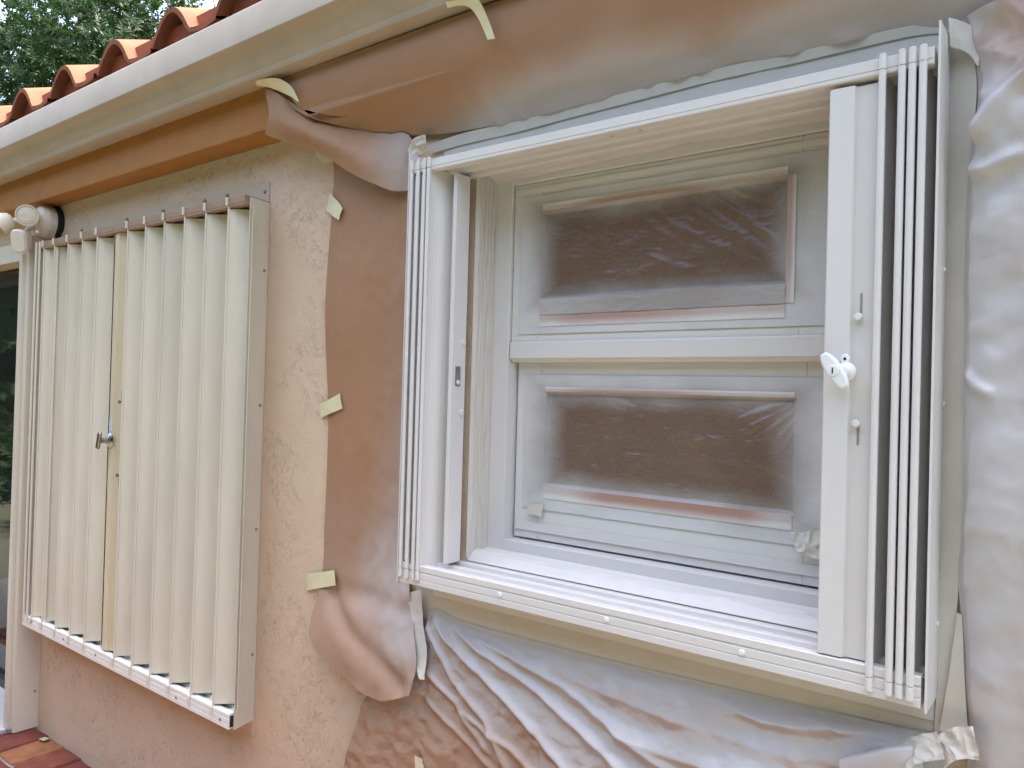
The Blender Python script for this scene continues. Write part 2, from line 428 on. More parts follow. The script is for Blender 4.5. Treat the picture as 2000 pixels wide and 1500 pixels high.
cl.box(-7.4, 2.8, -.150, -.13, 2.735, 2.83)
obj('eave_closure', cl, M['tileclay'], roof)

# sliding door at the far left
door = obj('sliding_door', MB().box(-6.3, -6.22, .05, .12, -.05, 2.16).box(-3.97, -3.905, .05, .12, -.05, 2.16).box(-6.21, -3.98, .05, .12, 2.09, 2.16).box(-6.21, -3.98, .05, .12, -.05, .06).box(-5.15, -5.05, .06, .11, .065, 2.085), M['dark'], house)
obj('glass_pane', MB().box(-6.215, -3.975, .08, .088, .062, 2.088), M['glass'], door)
obj('door_header', MB().box(-6.3, -3.905, -.03, -.001, 2.172, 2.262), M['cream'], house, bevel=.002)
obj('door_threshold', MB().box(-6.3, -3.9, -.14, .12, -.05, .018), mat('threshold_concrete', (.45, .45, .46), .8, var=.2), house)

# window: painted frame, two sashes
def bars(mb, x0, x1, z0, z1, y0, y1, l, r, b, t):
    mb.box(x0, x0+l, y0, y1, z0, z1); mb.box(x1-r, x1, y0, y1, z0, z1)
    mb.box(x0+l, x1-r, y0+.0006, y1, z0, z0+b); mb.box(x0+l, x1-r, y0+.0006, y1, z1-t, z1); return mb
win = obj('window', bars(MB(), WX0+.003, WX1-.003, 1.186, WZ1-.006, .076, .16, .060, .060, .030, .046), M['paint'], house, bevel=.002)
obj('sash', bars(MB(), -1.237, -.41, 1.686, 2.143, .086, .112, .085, .085, .10, .07), M['paint'], win, bevel=.002)
obj('sash', bars(MB(), -1.233, -.41, 1.221, 1.700, .1145, .14, .075, .075, .130, .062), M['paint'], win, bevel=.002)
obj('meeting_rail', MB().prism([(.0800, 1.690), (.0800, 1.729), (.083, 1.733), (.0855, 1.733), (.0855, 1.6855), (.1135, 1.6855), (.1135, 1.680), (.092, 1.680), (.089, 1.685)], 'x', -1.2365, -.412), M['paint'], win, bevel=.001)
obj('glazing_bead', MB().prism([(.1144, 1.244), (.1144, 1.262), (.1105, 1.2645), (.1105, 1.2415)], 'x', -1.229, -.412), M['paint'], win, bevel=.0008)
obj('glazing_bead', MB().prism([(.0858, 2.118), (.0858, 2.130), (.083, 2.131), (.083, 2.117)], 'x', -1.232, -.412), M['paint'], win, bevel=.0008)
obj('glass_pane', MB().box(-1.15, -.495, .103, .107, 1.79, 2.07), M['glass'], win)
obj('glass_pane', MB().box(-1.157, -.486, .130, .134, 1.352, 1.637), M['glass'], win)
obj('sill', MB().prism([(.003, WZ0+.0005), (.003, 1.163), (.012, 1.167), (.074, 1.1845), (.074, WZ0+.0005)], 'x', WX0+.003, WX1-.003), M['paint'], win)

# ------------------------------------------------------------ accordion shutters
def track_low(x0, x1, zt, dz=.052):
    if dz < .045:
        z0 = zt - dz
        return [(-.001, z0), (-.104, z0), (-.105, z0+.001), (-.105, zt-.010), (-.1035, zt-.0095), (-.1035, zt-.0080), (-.105, zt-.0075), (-.105, zt-.002), (-.103, zt), (-.084, zt), (-.082, zt-.002), (-.081, zt-.010), (-.056, zt-.010), (-.055, zt-.001), (-.053, zt+.001), (-.040, zt+.001), (-.038, zt-.001), (-.037, zt-.008), (-.022, zt-.008), (-.021, zt+.004), (-.018, zt+.006), (-.001, zt+.006)]
    """lower track: lipped front with two grooves, channel on top; profile in (y, z)"""
    z0 = zt - dz
    return [(-.001, z0), (-.104, z0), (-.105, z0+.001), (-.105, z0+.0145), (-.1035, z0+.0153), (-.1035, z0+.0167), (-.105, z0+.0175), (-.105, z0+.0325), (-.1025, z0+.0335), (-.1025, z0+.0360),
            (-.105, z0+.037), (-.105, zt-.002), (-.103, zt), (-.084, zt), (-.082, zt-.002), (-.081, zt-.010), (-.056, zt-.010), (-.055, zt-.001), (-.053, zt+.001), (-.040, zt+.001), (-.038, zt-.001), (-.037, zt-.008), (-.022, zt-.008), (-.021, zt+.004), (-.018, zt+.006), (-.001, zt+.006)]
def flip(p, zc): return [(y, 2 * zc - z) for y, z in p][::-1]

# --- the open shutter at the window
sh = thing('accordion_shutter', 'freshly painted white accordion shutter folded open at both sides of the window', 'shutter', (-.83, -.05, 1.155))
X0, X1 = -1.432, -.228
obj('lower_track', MB().prism(track_low(X0, X1, 1.156), 'x', X0, X1), M['paint'], sh, bevel=.0006)
obj('upper_track', MB().prism(flip(track_low(X0, X1, 1.156, .029), 1.6575), 'x', X0, X1), M['paint'], sh, bevel=.0006)
obj('wall_flange', MB().box(-1.405, -.222, -.0062, -.0045, 1.054, 1.1035), M['paint'], sh, bevel=.0006)
obj('wall_flange', MB().box(-1.415, -.222, -.0035, -.001, 2.2005, 2.264), M['painted_tape'], sh, bevel=.0006)
obj('end_plate', MB().box(-.2225, -.2185, -.106, -.001, 1.098, 2.228).box(-.2183, -.185, -.0045, -.001, 1.098, 2.228), M['paint'], sh, bevel=.0008)
obj('end_plate', MB().box(-1.445, -1.441, -.104, -.001, 1.098, 2.216), M['paint'], sh, bevel=.0008)
def blade(px, py, qx, qy, z0, z1, name, parent, m, tr=.0062, bulge=.004, tubes=True, tip=True, zt0=None, zt1=None):
    """folding blade: thin bowed leaf from the front knuckle (p) back to (q)"""
    mb = MB(); n = 8; t = .0016
    P = []
    dx, dy = qx - px, qy - py; L = math.hypot(dx, dy); nx, ny = -dy / L, dx / L
    for i in range(n + 1):
        s = i / n; b = bulge * math.sin(math.pi * 2 * s)
        P.append((px + dx * s + nx * b, py + dy * s + ny * b))
    prof = [(x + nx * t / 2, y + ny * t / 2) for x, y in P] + [(x - nx * t / 2, y - ny * t / 2) for x, y in P[::-1]]
    mb.prism(prof, 'z', z0, z1)
    o = obj(name, mb, m, parent)
    if tubes:
        k = MB(); k.lathe((px, py - .001, z0 - .001), (0, 0, 1), [(tr, 0), (tr, z1 - z0 + .002)], 14)
        obj('knuckle', k, m, o, smooth=False, bevel=.0008)
        if tip:
            k = MB(); k.lathe((px, py - .001, zt0), (0, 0, 1), [(tr*.8, 0), (tr, .002), (tr, z0 - zt0 - .003), (tr*.9, z0-zt0-.0021)], 14)
            obj('hinge_pin', k, m, o, bevel=.0006)
            k = MB(); k.lathe((px, py - .001, z1+.0021), (0, 0, 1), [(tr*.9, 0), (tr, .001), (tr, zt1 - z1 - .004), (tr*.8, zt1 - z1-.002)], 14)
            obj('hinge_pin', k, m, o, bevel=.0006)
    return o
ZB0, ZB1 = 1.1615, 2.151
for x in (-.3055, -.275, -.2595, -.2435):
    blade(x, -.1075, x + .008, -.012, ZB0-.022, ZB1+.012, 'blade', sh, M['paint'], zt0=1.114, zt1=2.192, bulge=.003)
for x, qx in ((-1.427, -1.420), (-1.4035, -1.398), (-1.381, -1.376), (-1.366, -1.343)):
    blade(x, -.1075, qx, -.030, ZB0-.016, ZB1+.012, 'blade', sh, M['paint'], zt0=1.118, zt1=2.192, tr=.0052, bulge=.003)
# ribs between the folded left leaves
for x in (-1.4155, -1.392):
    obj('blade', MB().box(x-.0012, x+.0012, -.105, -.014, ZB0, ZB1), M['paint'], sh)
# lock leaf, right: wide face, step, narrow face
lp = [(-.3925, -.101), (-.390, -.1045), (-.3515, -.1045), (-.3505, -.1035), (-.3475, -.0955), (-.3150, -.0955), (-.3138, -.094), (-.3138, -.060), (-.3158, -.060), (-.3158, -.0925), (-.3490, -.0925), (-.3525, -.1018), (-.3895, -.1018), (-.3905, -.098), (-.3905, -.035), (-.3925, -.035)]
lk = obj('lock_leaf', MB().prism(lp, 'z', 1.159, 2.150), M['paint'], sh, bevel=.0006)
# lock leaf, left: channel with lip
lp2 = [(-1.343, -.032), (-1.343, -.030), (-1.312, -.046), (-1.303, -.046), (-1.3015, -.048), (-1.3015, -.068), (-1.304, -.068), (-1.304, -.0495), (-1.313, -.0495), (-1.318, -.058), (-1.321, -.058), (-1.321, -.044)]
lk2 = obj('lock_leaf', MB().prism([(-1.3475, -.028), (-1.3475, -.040), (-1.337, -.040), (-1.331, -.052), (-1.311, -.052), (-1.311, -.074), (-1.3085, -.076), (-1.3005, -.076), (-1.299, -.074), (-1.299, -.024), (-1.301, -.024), (-1.301, -.0735), (-1.3065, -.0735), (-1.3085, -.0715), (-1.3085, -.0495), (-1.3295, -.0495), (-1.3355, -.0375), (-1.3455, -.0375), (-1.3455, -.028)], 'z', 1.165, 2.150), M['paint'], sh, bevel=.0005)
zl = 1.63
kp = obj('lock_keeper', MB().box(-1.2988, -1.2965, -.062, -.044, 1.612, 1.662), M['chrome'], lk2, bevel=.0006)
obj('lock_slot', MB().box(-1.2964, -1.2958, -.058, -.048, 1.640, 1.658), M['black'], kp) if False else None
obj('screw', MB().lathe((-1.2985, -.053, 1.622), (1, 0, 0), [(.0060, 0), (.0060, .003), (.003, .0042)], 12), M['plastic'], lk2)
for z in (1.725, 1.545):
    obj('slide_button', MB().lathe((-1.2988, -.035, z), (1, 0, 0), [(.009, 0), (.009, .003), (.006, .0045)], 14), M['paint'], lk2, bevel=.0005)
# T handle on the right lock leaf
hd = obj('handle_rose', MB().lathe((-.3655+.012, -.1046, 1.652), (0, -1, 0), [(.0165, 0), (.0165, .003), (.0145, .0055), (.010, .007), (.0085, .022)], 28).lathe((-.3655+.010, -.1046, 1.674), (0, -1, 0), [(.0085, 0), (.0085, .0025), (.007, .004)], 16), M['plastic'], sh, bevel=.0006, smooth=False)
def lever(cx, cy, cz, ax, half, w0, w1, th, m, parent, name='handle'):
    a = math.atan2(ax[1], ax[0]); pts = []
    n = 40
    for i in range(n):
        t = 2 * math.pi * i / n
        u = math.copysign(abs(math.cos(t)) ** .6, math.cos(t)) * half; s = abs(math.cos(t)) 
        wd = w0 + (w1 - w0) * (u / half) ** 2
        v = math.copysign(abs(math.sin(t)) ** .6, math.sin(t)) * wd
        pts.append((cx + u * math.cos(a) - v * math.sin(a), cz + u * math.sin(a) + v * math.cos(a)))
    return obj(name, MB().prism(pts, 'y', cy - th / 2, cy + th / 2), m, parent, bevel=th * .33)
hv = lever(-.3655, -.1325, 1.6525, (-.039, .059), 0.0355, .0135, .0100, .013, M['plastic'], hd)
kc = MB().lathe((-.367, -.1389, 1.6525), (0, -1, 0), [(.0098, 0), (.0098, .0014), (.0088, .0020)], 24)
obj('key_cylinder', kc, M['plastic'], hd, bevel=.0003)
obj('keyhole', MB().box(-.3680, -.3660, -.1415, -.14092, 1.6475, 1.6575), M['black'], hd)
obj('rose_screw', MB().lathe((-.3555, -.1085, 1.674), (0, -1, 0), [(.0026, 0), (.0026, .0006)], 10), M['black'], hd)
def slot(parent, x, y, z0, z1, m, ms, pin_at, mp=None):
    pts = [(x + .0035 * math.cos(t), (z1 - .0035 if k else z0 + .0035) + .0035 * math.sin(t)) for k, r in ((1, (0, math.pi)), (0, (math.pi, 2 * math.pi))) for t in np.linspace(*r, 8)]
    inner = [(x + (p[0] - x) * .62, (z0+z1)/2 + (p[1] - (z0+z1)/2) * .965) for p in pts]
    n = len(pts); vs = [(p[0], y, p[1]) for p in pts] + [(p[0], y - .0006, p[1]) for p in inner]
    mb = MB().add(vs, [(i, (i+1) % n, n+(i+1) % n, n+i) for i in range(n)])
    mb2 = MB().prism([(p[0], p[1]) for p in inner], 'y', y - .0004, y - .0001)
    s = obj('slot', mb2, ms, parent)
    obj('slide_pin', MB().lathe((x - .001, y - .0008, pin_at), (-.15, -1, .1), [(.0042, 0), (.0042, .004), (.0070, .006), (.0070, .0085), (.0055, .0100)], 14), mp or m, parent, bevel=.0004)
greyslot = mat('slot_shadow_paint', (.30, .285, .27), .6)
slot(sh, -.3340, -.0956, 1.742, 1.790, M['paint'], greyslot, 1.746)
slot(sh, -.3345, -.0956, 1.524, 1.570, M['paint'], greyslot, 1.562)
for p in [(-1.1025,-0.1050,1.1308),(-0.8162,-0.1050,1.1305),(-0.5260,-0.1050,1.1282)]:
    obj('screw', MB().lathe((p[0], -.1052, p[2]), (0, -1, 0), [(.0062, 0), (.0062, .002), (.0045, .0036)], 14).box(p[0]-.0035, p[0]+.0035, -.1092, -.1087, p[2]-.0006, p[2]+.0006), M['plastic'], sh)
for p in [(-0.8580,-0.0632,1.1462),(-0.7841,-0.0631,1.1462)]:
    obj('bolt_hole', MB().lathe((p[0], p[1], 1.1462), (0, 0, 1), [(.0042, 0), (.0042, .0006)], 12), M['black'], sh)
for p in [(-0.8646,-0.0544,2.1680),(-0.7936,-0.0554,2.1680)]:
    obj('bolt_hole', MB().lathe((p[0], p[1], 2.1685), (0, 0, -1), [(.0042, 0), (.0042, .0006)], 12), M['rust'], sh)
for p in [(-0.2184,-0.0300,1.8294),(-0.2184,-0.0107,1.5998),(-0.2184,-0.0254,1.2269)]:
    obj('screw', MB().lathe((-.2185, p[1], p[2]), (1, 0, 0), [(.005, 0), (.005, .0015), (.0035, .003)], 12), M['paint'], sh)

# --- the closed shutter on the left
sc = thing('accordion_shutter', 'closed cream accordion shutter with yellowed lock leaf on the peach wall', 'shutter', (-2.95, -.05, .51))
LX0, LX1 = -3.80, -2.180
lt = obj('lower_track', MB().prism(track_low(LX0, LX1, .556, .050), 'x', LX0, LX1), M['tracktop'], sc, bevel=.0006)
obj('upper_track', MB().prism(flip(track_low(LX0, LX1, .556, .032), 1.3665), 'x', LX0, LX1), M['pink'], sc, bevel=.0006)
obj('wall_flange', MB().box(-3.84, -2.199, -.0035, -.001, 2.2085, 2.276), mat('flange_painted_like_wall', (.58, .46, .33), .6, .3, var=.06), sc, bevel=.0006)
obj('wall_flange', MB().box(-3.80, -2.192, -.0035, -.001, .448, .5045), mat('lower_flange_painted_like_wall', (.66, .51, .375), .6, .3, var=.06), sc, bevel=.0006)
epo = MB(); epo.box(-2.1545, -2.1515, -.106, -.001, .505, 2.2045).box(-2.163, -2.1547, -.107, -.1035, .520, 2.2040)
ep = obj('end_plate', MB().prism([(-2.1815, -.086), (-2.1785, -.086), (-2.1955, -.001), (-2.1985, -.001)], 'z', .500, 2.205), M['cream'], sc, bevel=.0006)
XK = [-2.272, -2.4065, -2.541, -2.6775, -2.812, -2.947, -3.198, -3.330, -3.464, -3.597, -3.705]
bl0 = None
BZ0, BZ1 = .5635, 2.1740
for i, x in enumerate(XK):
    if bl0 is None:
        b = MB()
        n = 8; P = []
        px, py, qx, qy = 0, -.101, .053, -.056
        dx, dy = qx-px, qy-py; L = math.hypot(dx, dy); nx, ny = dy/L, -dx/L
        for k in range(n+1):
            s = k/n; bb = .0008 * math.sin(2*math.pi*s); P.append((px+dx*s+nx*bb, py+dy*s+ny*bb))
        P.append((.130, -.098)); t = .0015
        outer = P; inn = [(p[0]-.0006, p[1]+.0016) for p in P[::-1]]
        b.prism([(p[0]+x, p[1]) for p in outer+inn], 'z', BZ0, BZ1)
        bl0 = obj('blade', b, M['cream'], sc, origin=(x, -.05, BZ0))
        kn0 = obj('knuckle', MB().lathe((x-.001, -.1025, .558), (0, 0, 1), [(.0034, 0), (.0034, 1.625)], 12), M['cream'], bl0, origin=(x, -.105, BZ0))
        pn0 = obj('hinge_pin', MB().lathe((x-.003, -.1085, .527), (0, 0, 1), [(.0045, 0), (.0052, .002), (.0052, .029)], 10), M['lampw'], bl0, origin=(x, -.105, BZ0))
        pn1 = obj('hinge_pin', MB().lathe((x-.003, -.1085, 2.1840), (0, 0, 1), [(.0052, 0), (.0052, .025), (.004, .0275)], 10), M['lampw'], bl0, origin=(x, -.105, BZ0))
        cap0 = obj('pin_cap', MB().lathe((x-.003, -.1085, 2.2122), (0, 0, 1), [(.006, 0), (.007, .004), (.004, .011)], 10), M['rust'], bl0, origin=(x, -.105, BZ0))
    else:
        o = bl0.copy(); o.location = Vector((x, -.05, BZ0 + random.uniform(-.001, .001))) - root_loc(sc); link(o, sc)
        for kch in ((kn0, pn0, pn1, cap0) if i % 2 == 1 else (kn0, pn0, pn1)):
            c = kch.copy(); link(c, o); c.location = kch.location
# front stack at the far left end of the closed shutter
for x in (-3.745, -3.782):
    blade(x, -.104, x+.01, -.02, .558, 2.185, 'blade', sc, M['cream'], tr=.006, zt0=.527, zt1=2.21)
# lock leaf: yellowed, W shaped
ll = obj('lock_leaf', MB().prism([(-3.072, -.060), (-3.072, -.085), (-3.060, -.097), (-3.030, -.097), (-3.026, -.088), (-3.004, -.079), (-2.998, -.083), (-2.968, -.094), (-2.962, -.090), (-2.962, -.060), (-2.964, -.060), (-2.964, -.088), (-2.969, -.0915), (-2.998, -.0805), (-3.005, -.0765), (-3.028, -.0855), (-3.032, -.0945), (-3.059, -.0945), (-3.070, -.084), (-3.070, -.060)], 'z', .562, 2.176), M['yellow'], sc, bevel=.0005)
obj('blade', MB().prism([(-3.140, -.030), (-3.073, -.062), (-3.073, -.0605), (-3.140, -.0285)], 'z', BZ0, BZ1), M['cream'], sc)
hr = obj('handle_rose', MB().lathe((-3.046, -.0972, 1.372), (0, -1, 0), [(.030, 0), (.030, .003), (.022, .008), (.011, .014), (.011, .040)], 24), M['chrome'], sc)
lever(-3.046, -.141, 1.372, (.25, 1), .034, .010, .013, .012, M['chrome'], hr)
obj('paint_patch', MB().box(-3.058, -3.034, -.0983, -.0975, 1.405, 1.452), mat('bare_label', (.55, .60, .66), .35), sc)
slot(ll, -2.990, -.0862, 1.520, 1.567, M['rust'], mat('slot_rust', (.12, .10, .08), .7), 1.522, M['rust'])
slot(ll, -2.990, -.0862, 1.195, 1.245, M['rust'], M['rust'], 1.240, M['rust'])
for z in (1.978, 1.535, 1.129, .72):
    y = -.018; xx = -2.1921
    obj('screw', MB().lathe((xx, y, z), (1, 0, 0), [(.0055, 0), (.0055, .0018), (.003, .003)], 12), M['screw'], sc)
obj('screw', MB().lathe((-2.222, -.0036, 2.247), (0, -1, 0), [(.007, 0), (.007, .002), (.004, .004)], 12), M['screw'], sc)
for p in [(-3.7030,-0.1050,0.5391),(-3.3785,-0.1050,0.5335),(-3.0905,-0.1050,0.5345),(-2.4945,-0.1050,0.5266),(-2.2259,-0.1050,0.5271)]:
    obj('screw', MB().lathe((p[0], -.1052, p[2]), (0, -1, 0), [(.005, 0), (.005, .002), (.003, .003)], 10), M['screw'], sc)
for o_ in [c_ for c_ in sc.children if c_.name.split('.')[0] in ('lower_track', 'upper_track')]:      # mitred to the slanted end plate
    for v_ in o_.data.vertices:
        p_ = v_.co + o_.location + sc.location
        if p_.x > -2.5 and p_.y > -.086: v_.co.x -= .0005 + .0175 * (p_.y + .086) / .085
obj('track_hole_cap', MB().box(-2.1803, -2.1793, -.100, -.088, .512, .548), M['black'], sc)  # black cap painting in the shaded hole beside the end plate

# --- end of the door shutter at the left edge of the picture
ds = thing('accordion_shutter', 'cream end plate and corner of the door shutter reaching down to the bricks', 'shutter', (-3.88, -.05, .005))
obj('end_plate', MB().box(-3.866, -3.862, -.102, -.001, .004, 2.255), M['cream'], ds, bevel=.0006)
obj('front_flange', MB().box(-3.900, -3.8665, -.104, -.100, .004, 2.255).box(-3.935, -3.903, -.118, -.100, .02, 2.17), M['cream'], ds, bevel=.0008)
obj('floor_bracket', MB().box(-3.93, -3.88, -.12, -.06, .002, .02), M['screw'], ds)
obj('screw', MB().lathe((-3.862, -.02, .17), (1, 0, 0), [(.006, 0), (.006, .002), (.003, .003)], 10), M['screw'], ds)

# ------------------------------------------------------------ twin-head security light
sg = thing('security_light', 'white twin head security light with motion sensor under the eave', 'light', (-3.84, 0, 2.31))
obj('gasket', MB().lathe((-3.84, -.0015, 2.318), (0, -1, 0), [(.078, 0), (.078, .020), (.070, .024)], 32), M['black'], sg)
obj('base', MB().lathe((-3.84, -.026, 2.318), (0, -1, 0), [(.072, 0), (.072, .030), (.066, .052), (.050, .068), (.025, .075)], 32), M['lampw'], sg, bevel=.001)
def lamp(pos, ax, r=.047):
    p = Vector(pos); a = Vector(ax).normalized()
    h = obj('lamp_head', MB().lathe(p - a * .055, a, [(.018, 0), (.032, .008), (r*.9, .028), (r, .052), (r, .060), (r*.9, .0605), (r*.86, .055)], 28), M['lampw'], sg)
    obj('lens', MB().lathe(p, a, [(r*.86, -.002), (r*.7, .004), (r*.35, .007), (.002, .008)], 24), M['lens'], h)
    mb = MB()
    for s in (-.4, 0, .4): mb.tube(p + a * .0075 + Vector((0, 0, r * s)) - a.cross(Vector((0, 0, 1))) * r * .55, p + a * .0075 + Vector((0, 0, r * s)) + a.cross(Vector((0, 0, 1))) * r * .55, .0015, 6)
    obj('lens_rib', mb, M['lampw'], h)
lamp((-3.775, -.150, 2.322), (.93, -.55, -.30))
lamp((-3.93, -.200, 2.292), (-.45, -.80, -.55))
obj('arm', MB().tube((-3.83, -.09, 2.318), (-3.82, -.125, 2.330), .012).tube((-3.85, -.09, 2.31), (-3.91, -.155, 2.315), .012).tube((-3.84, -.09, 2.30), (-3.835, -.13, 2.262), .011), M['lampw'], sg)
sn = MB()
q = Vector((.55, -.80, -.22)).normalized().to_track_quat('Z', 'Y')
ring = []
for (hx, hz, d) in ((.030, .040, 0), (.035, .048, .012), (.036, .052, .050), (.030, .046, .062)):
    for i in range(20):
        t = 2*math.pi*i/20; ring.append(Vector((-3.835, -.145, 2.215)) + q @ Vector((math.copysign(abs(math.cos(t))**.5, math.cos(t))*hx, math.copysign(abs(math.sin(t))**.5, math.sin(t))*hz, d-.03)))
fs = [(k*20+i, k*20+(i+1) % 20, (k+1)*20+(i+1) % 20, (k+1)*20+i) for k in range(3) for i in range(20)] + [tuple(range(20))[::-1], tuple(range(60, 80))]
sno = obj('motion_sensor', sn.add(ring, fs), M['lampw'], sg, bevel=.002)
obj('sensor_knob', MB().tube((-3.80, -.10, 2.262), (-3.776, -.108, 2.258), .008), M['lampw'], sg)

# ------------------------------------------------------------ masking paper
def spray_fn(d0, d1, amp=.05, lo=0., hi=1., gx=0):
    def f(G):
        d = wdist(G); nz = nmap(G, lambda p: mn.fractal(Vector((p[0]*3.3+7, p[1]*3.3, p[2]*3.3)), 1., 2., 4))
        return lo + (hi - lo) * (1 - smoothstep(d0, d1, d + nz * amp))
    return f
# soffit sheet: from the gutter down to the wall above the window
VL = [(-1.9944,-0.1180,2.4851),(-1.9290,-0.0920,2.4300),(-1.8289,-0.0650,2.3800),(-1.6741,-0.0420,2.3349),(-1.5282,-0.0220,2.3021)]
topc = [(-1.9999,-0.1195,2.5343),(-1.6375,-0.1195,2.5278),(-1.3309,-0.1195,2.5244),(-1.1039,-0.1195,2.5220)] + [(-.7, -.1195, 2.5295), (0, -.1195, 2.5295), (.9, -.1195, 2.5295)]
lowc = VL + [(-1.3845,-0.0120,2.2855),(-1.1716,-0.0120,2.2742),(-1.0175,-0.0120,2.2746),(-0.7949,-0.0120,2.2786),(-0.6436,-0.0120,2.2811),(-0.4783,-0.0120,2.2749),(-0.3678,-0.0120,2.2739),(-0.2807,-0.0120,2.2685),(-0.2166,-0.0120,2.2530),(-0.1705,-0.0120,2.2214),(-0.1122,-0.0120,2.1909)] + [(.2, -.016, 2.17), (.9, -.016, 2.15)]
def dsoff(G, U, V):
    X, Z = G[..., 0], G[..., 2]
    env = np.sin(np.pi * np.clip(V, 0, 1)) 
    d = .005 * env * nmap(G, lambda p: mn.noise(Vector((p[0]*1.3, 7, p[2]*2)))) + .008 * env * nmap(G, lambda p: mn.noise(Vector((p[0]*2.2, p[1]*4, p[2]*5+3))))
    d += .006 * V * (1-V) * 4 * smoothstep(-.9, -.2, X) * nmap(G, lambda p: crease((p[0]*1.0+p[2]*1.6, p[1], p[2]*.5), 5.0, 3))
    d += .004 * smoothstep(.75, 1, V) * nmap(G, lambda p: mn.noise(Vector((p[0]*16, 2, p[2]*3))))
    d += (.018 * crumple(G, 4.5, 15) + .006 * crumple(G, 13, 16)) * env
    for xi, wi, ai in ((-1.21, .020, .016), (-1.14, .014, .010), (-.99, .045, .014), (-.915, .03, .010), (-.80, .012, .010), (-.725, .022, .020), (-.675, .018, .018), (-.49, .018, .016), (-.385, .030, .018)):
        d += .45 * ai * np.exp(-((X - xi) / wi) ** 2) * smoothstep(.90, 1, V)
    # torn, puckered edge above the tape
    d += .005 * smoothstep(.93, 1, V) * nmap(G, lambda p: max(0, mn.noise(Vector((p[0]*9, 5, 1))) - .12) * 3)
    return d
def ssoff(G):
    nz = nmap(G, lambda p: mn.fractal(Vector((p[0]*2.6+7, p[1]*2, p[2]*2.6)), 1., 2., 4))
    d = (2.50 - G[..., 2]) / .22 + smoothstep(-1.0, .0, G[..., 0]) * .25 + nz * .22
    return np.clip(smoothstep(.35, 1.15, d) * smoothstep(-1.62, -1.2, G[..., 0] + nz * .1), 0, .62)
up1 = [(-1.9504,-0.1240,2.4798),(-1.6300,-0.1240,2.4763),(-1.3246,-0.1240,2.4720),(-1.0986,-0.1240,2.4696)] + [(-.62, -.124, 2.462), (0, -.124, 2.462), (.9, -.124, 2.462)]
up2 = [(-1.8897,-0.1120,2.4189),(-1.6016,-0.1100,2.4141),(-1.3207,-0.1070,2.4129),(-1.1096,-0.1070,2.4084)] + [(-.55, -.107, 2.394), (0, -.107, 2.394), (.9, -.107, 2.394)]
up3 = [(-1.8252,-0.0680,2.3799),(-1.5968,-0.0750,2.3650),(-1.3303,-0.0750,2.3610),(-1.1207,-0.0700,2.3538)] + [(-.50, -.062, 2.345), (0, -.062, 2.345), (.9, -.062, 2.345)]
so_ = obj('masking_paper', sheet([topc, up1, up2, up3, lowc], 260, 70, dsoff, ssoff), M['kraft'], smooth=True)
for v in so_.data.vertices:                              # the sheet lies over the corner of the fascia
    p = so_.matrix_basis @ v.co; lim = -.110 + max(0, 2.396 - p.z) * 1.1
    if p.z > 2.33 and p.y > lim: v.co.y -= p.y - lim
tag(so_, 'large brown masking paper taped from the gutter across the eave above the window', 'masking paper')
# its loose left corner hangs down over the fascia
flow = [(-2.0537,-0.1180,2.3744),(-1.9835,-0.0950,2.3461),(-1.9159,-0.0850,2.3244),(-1.8054,-0.0800,2.2749),(-1.7019,-0.0700,2.2120),(-1.6207,-0.0550,2.1716),(-1.5587,-0.0350,2.1474),(-1.5200,-0.0180,2.1487)]
fmid = [(-2.0261,-0.1300,2.4285),(-1.9285,-0.1180,2.3759),(-1.8351,-0.1050,2.3348),(-1.7347,-0.0920,2.2908),(-1.6504,-0.0750,2.2504),(-1.5919,-0.0550,2.2274),(-1.5415,-0.0350,2.2187),(-1.5192,-0.0160,2.2256)]
ftop = [(-2.0705,-0.1190,2.5220),(-1.9943,-0.1180,2.4836),(-1.9249,-0.0950,2.4267),(-1.8250,-0.0680,2.3753),(-1.7111,-0.0480,2.3401),(-1.5995,-0.0320,2.3124),(-1.5260,-0.0200,2.2966),(-1.5112,-0.0140,2.2715)]
def dflap(G, U, V):
    return .022 * crumple(G, 8, 12) + .008 * crumple(G, 20, 13) + .005 * nmap(G, lambda p: mn.noise(Vector((p[0]*7, p[1]*6, p[2]*7)))) + .004 * smoothstep(.55, 1, U) * nmap(G, lambda p: crease(p, 11, 5))
fl = obj('masking_paper', sheet([ftop, fmid, flow], 110, 40, dflap, lambda G: smoothstep(-1.72, -1.42, G[..., 0]) * .8), M['kraft'], smooth=True)
tag(fl, 'loose twisted flap of brown paper hanging off the end of the fascia', 'masking paper')
# brown strip left of the window
lc = [(-1.8714,-0.0060,2.2943),(-1.8665,-0.0060,2.2419),(-1.8659,-0.0080,2.1788),(-1.8768,-0.0100,1.9999),(-1.8789,-0.0140,1.8434),(-1.8743,-0.0080,1.6878),(-1.8605,-0.0060,1.5481),(-1.8549,-0.0080,1.3781),(-1.8581,-0.0080,1.1923),(-1.8624,-0.0070,1.0525),(-1.8667,-0.0180,0.9766),(-1.8648,-0.0400,0.9201),(-1.8510,-0.0600,0.8697),(-1.8149,-0.0700,0.8350)]
mc = [(-1.7536,-0.0080,2.2654),(-1.7381,-0.0100,2.2216),(-1.7308,-0.0140,2.1594),(-1.7274,-0.0200,1.9854),(-1.7228,-0.0220,1.8354),(-1.7163,-0.0180,1.6865),(-1.7038,-0.0160,1.5530),(-1.6965,-0.0180,1.3907),(-1.6952,-0.0180,1.2138),(-1.6980,-0.0200,1.0812),(-1.6943,-0.0300,1.0102),(-1.6844,-0.0550,0.9517),(-1.6743,-0.0750,0.8650),(-1.6798,-0.0750,0.7951)]
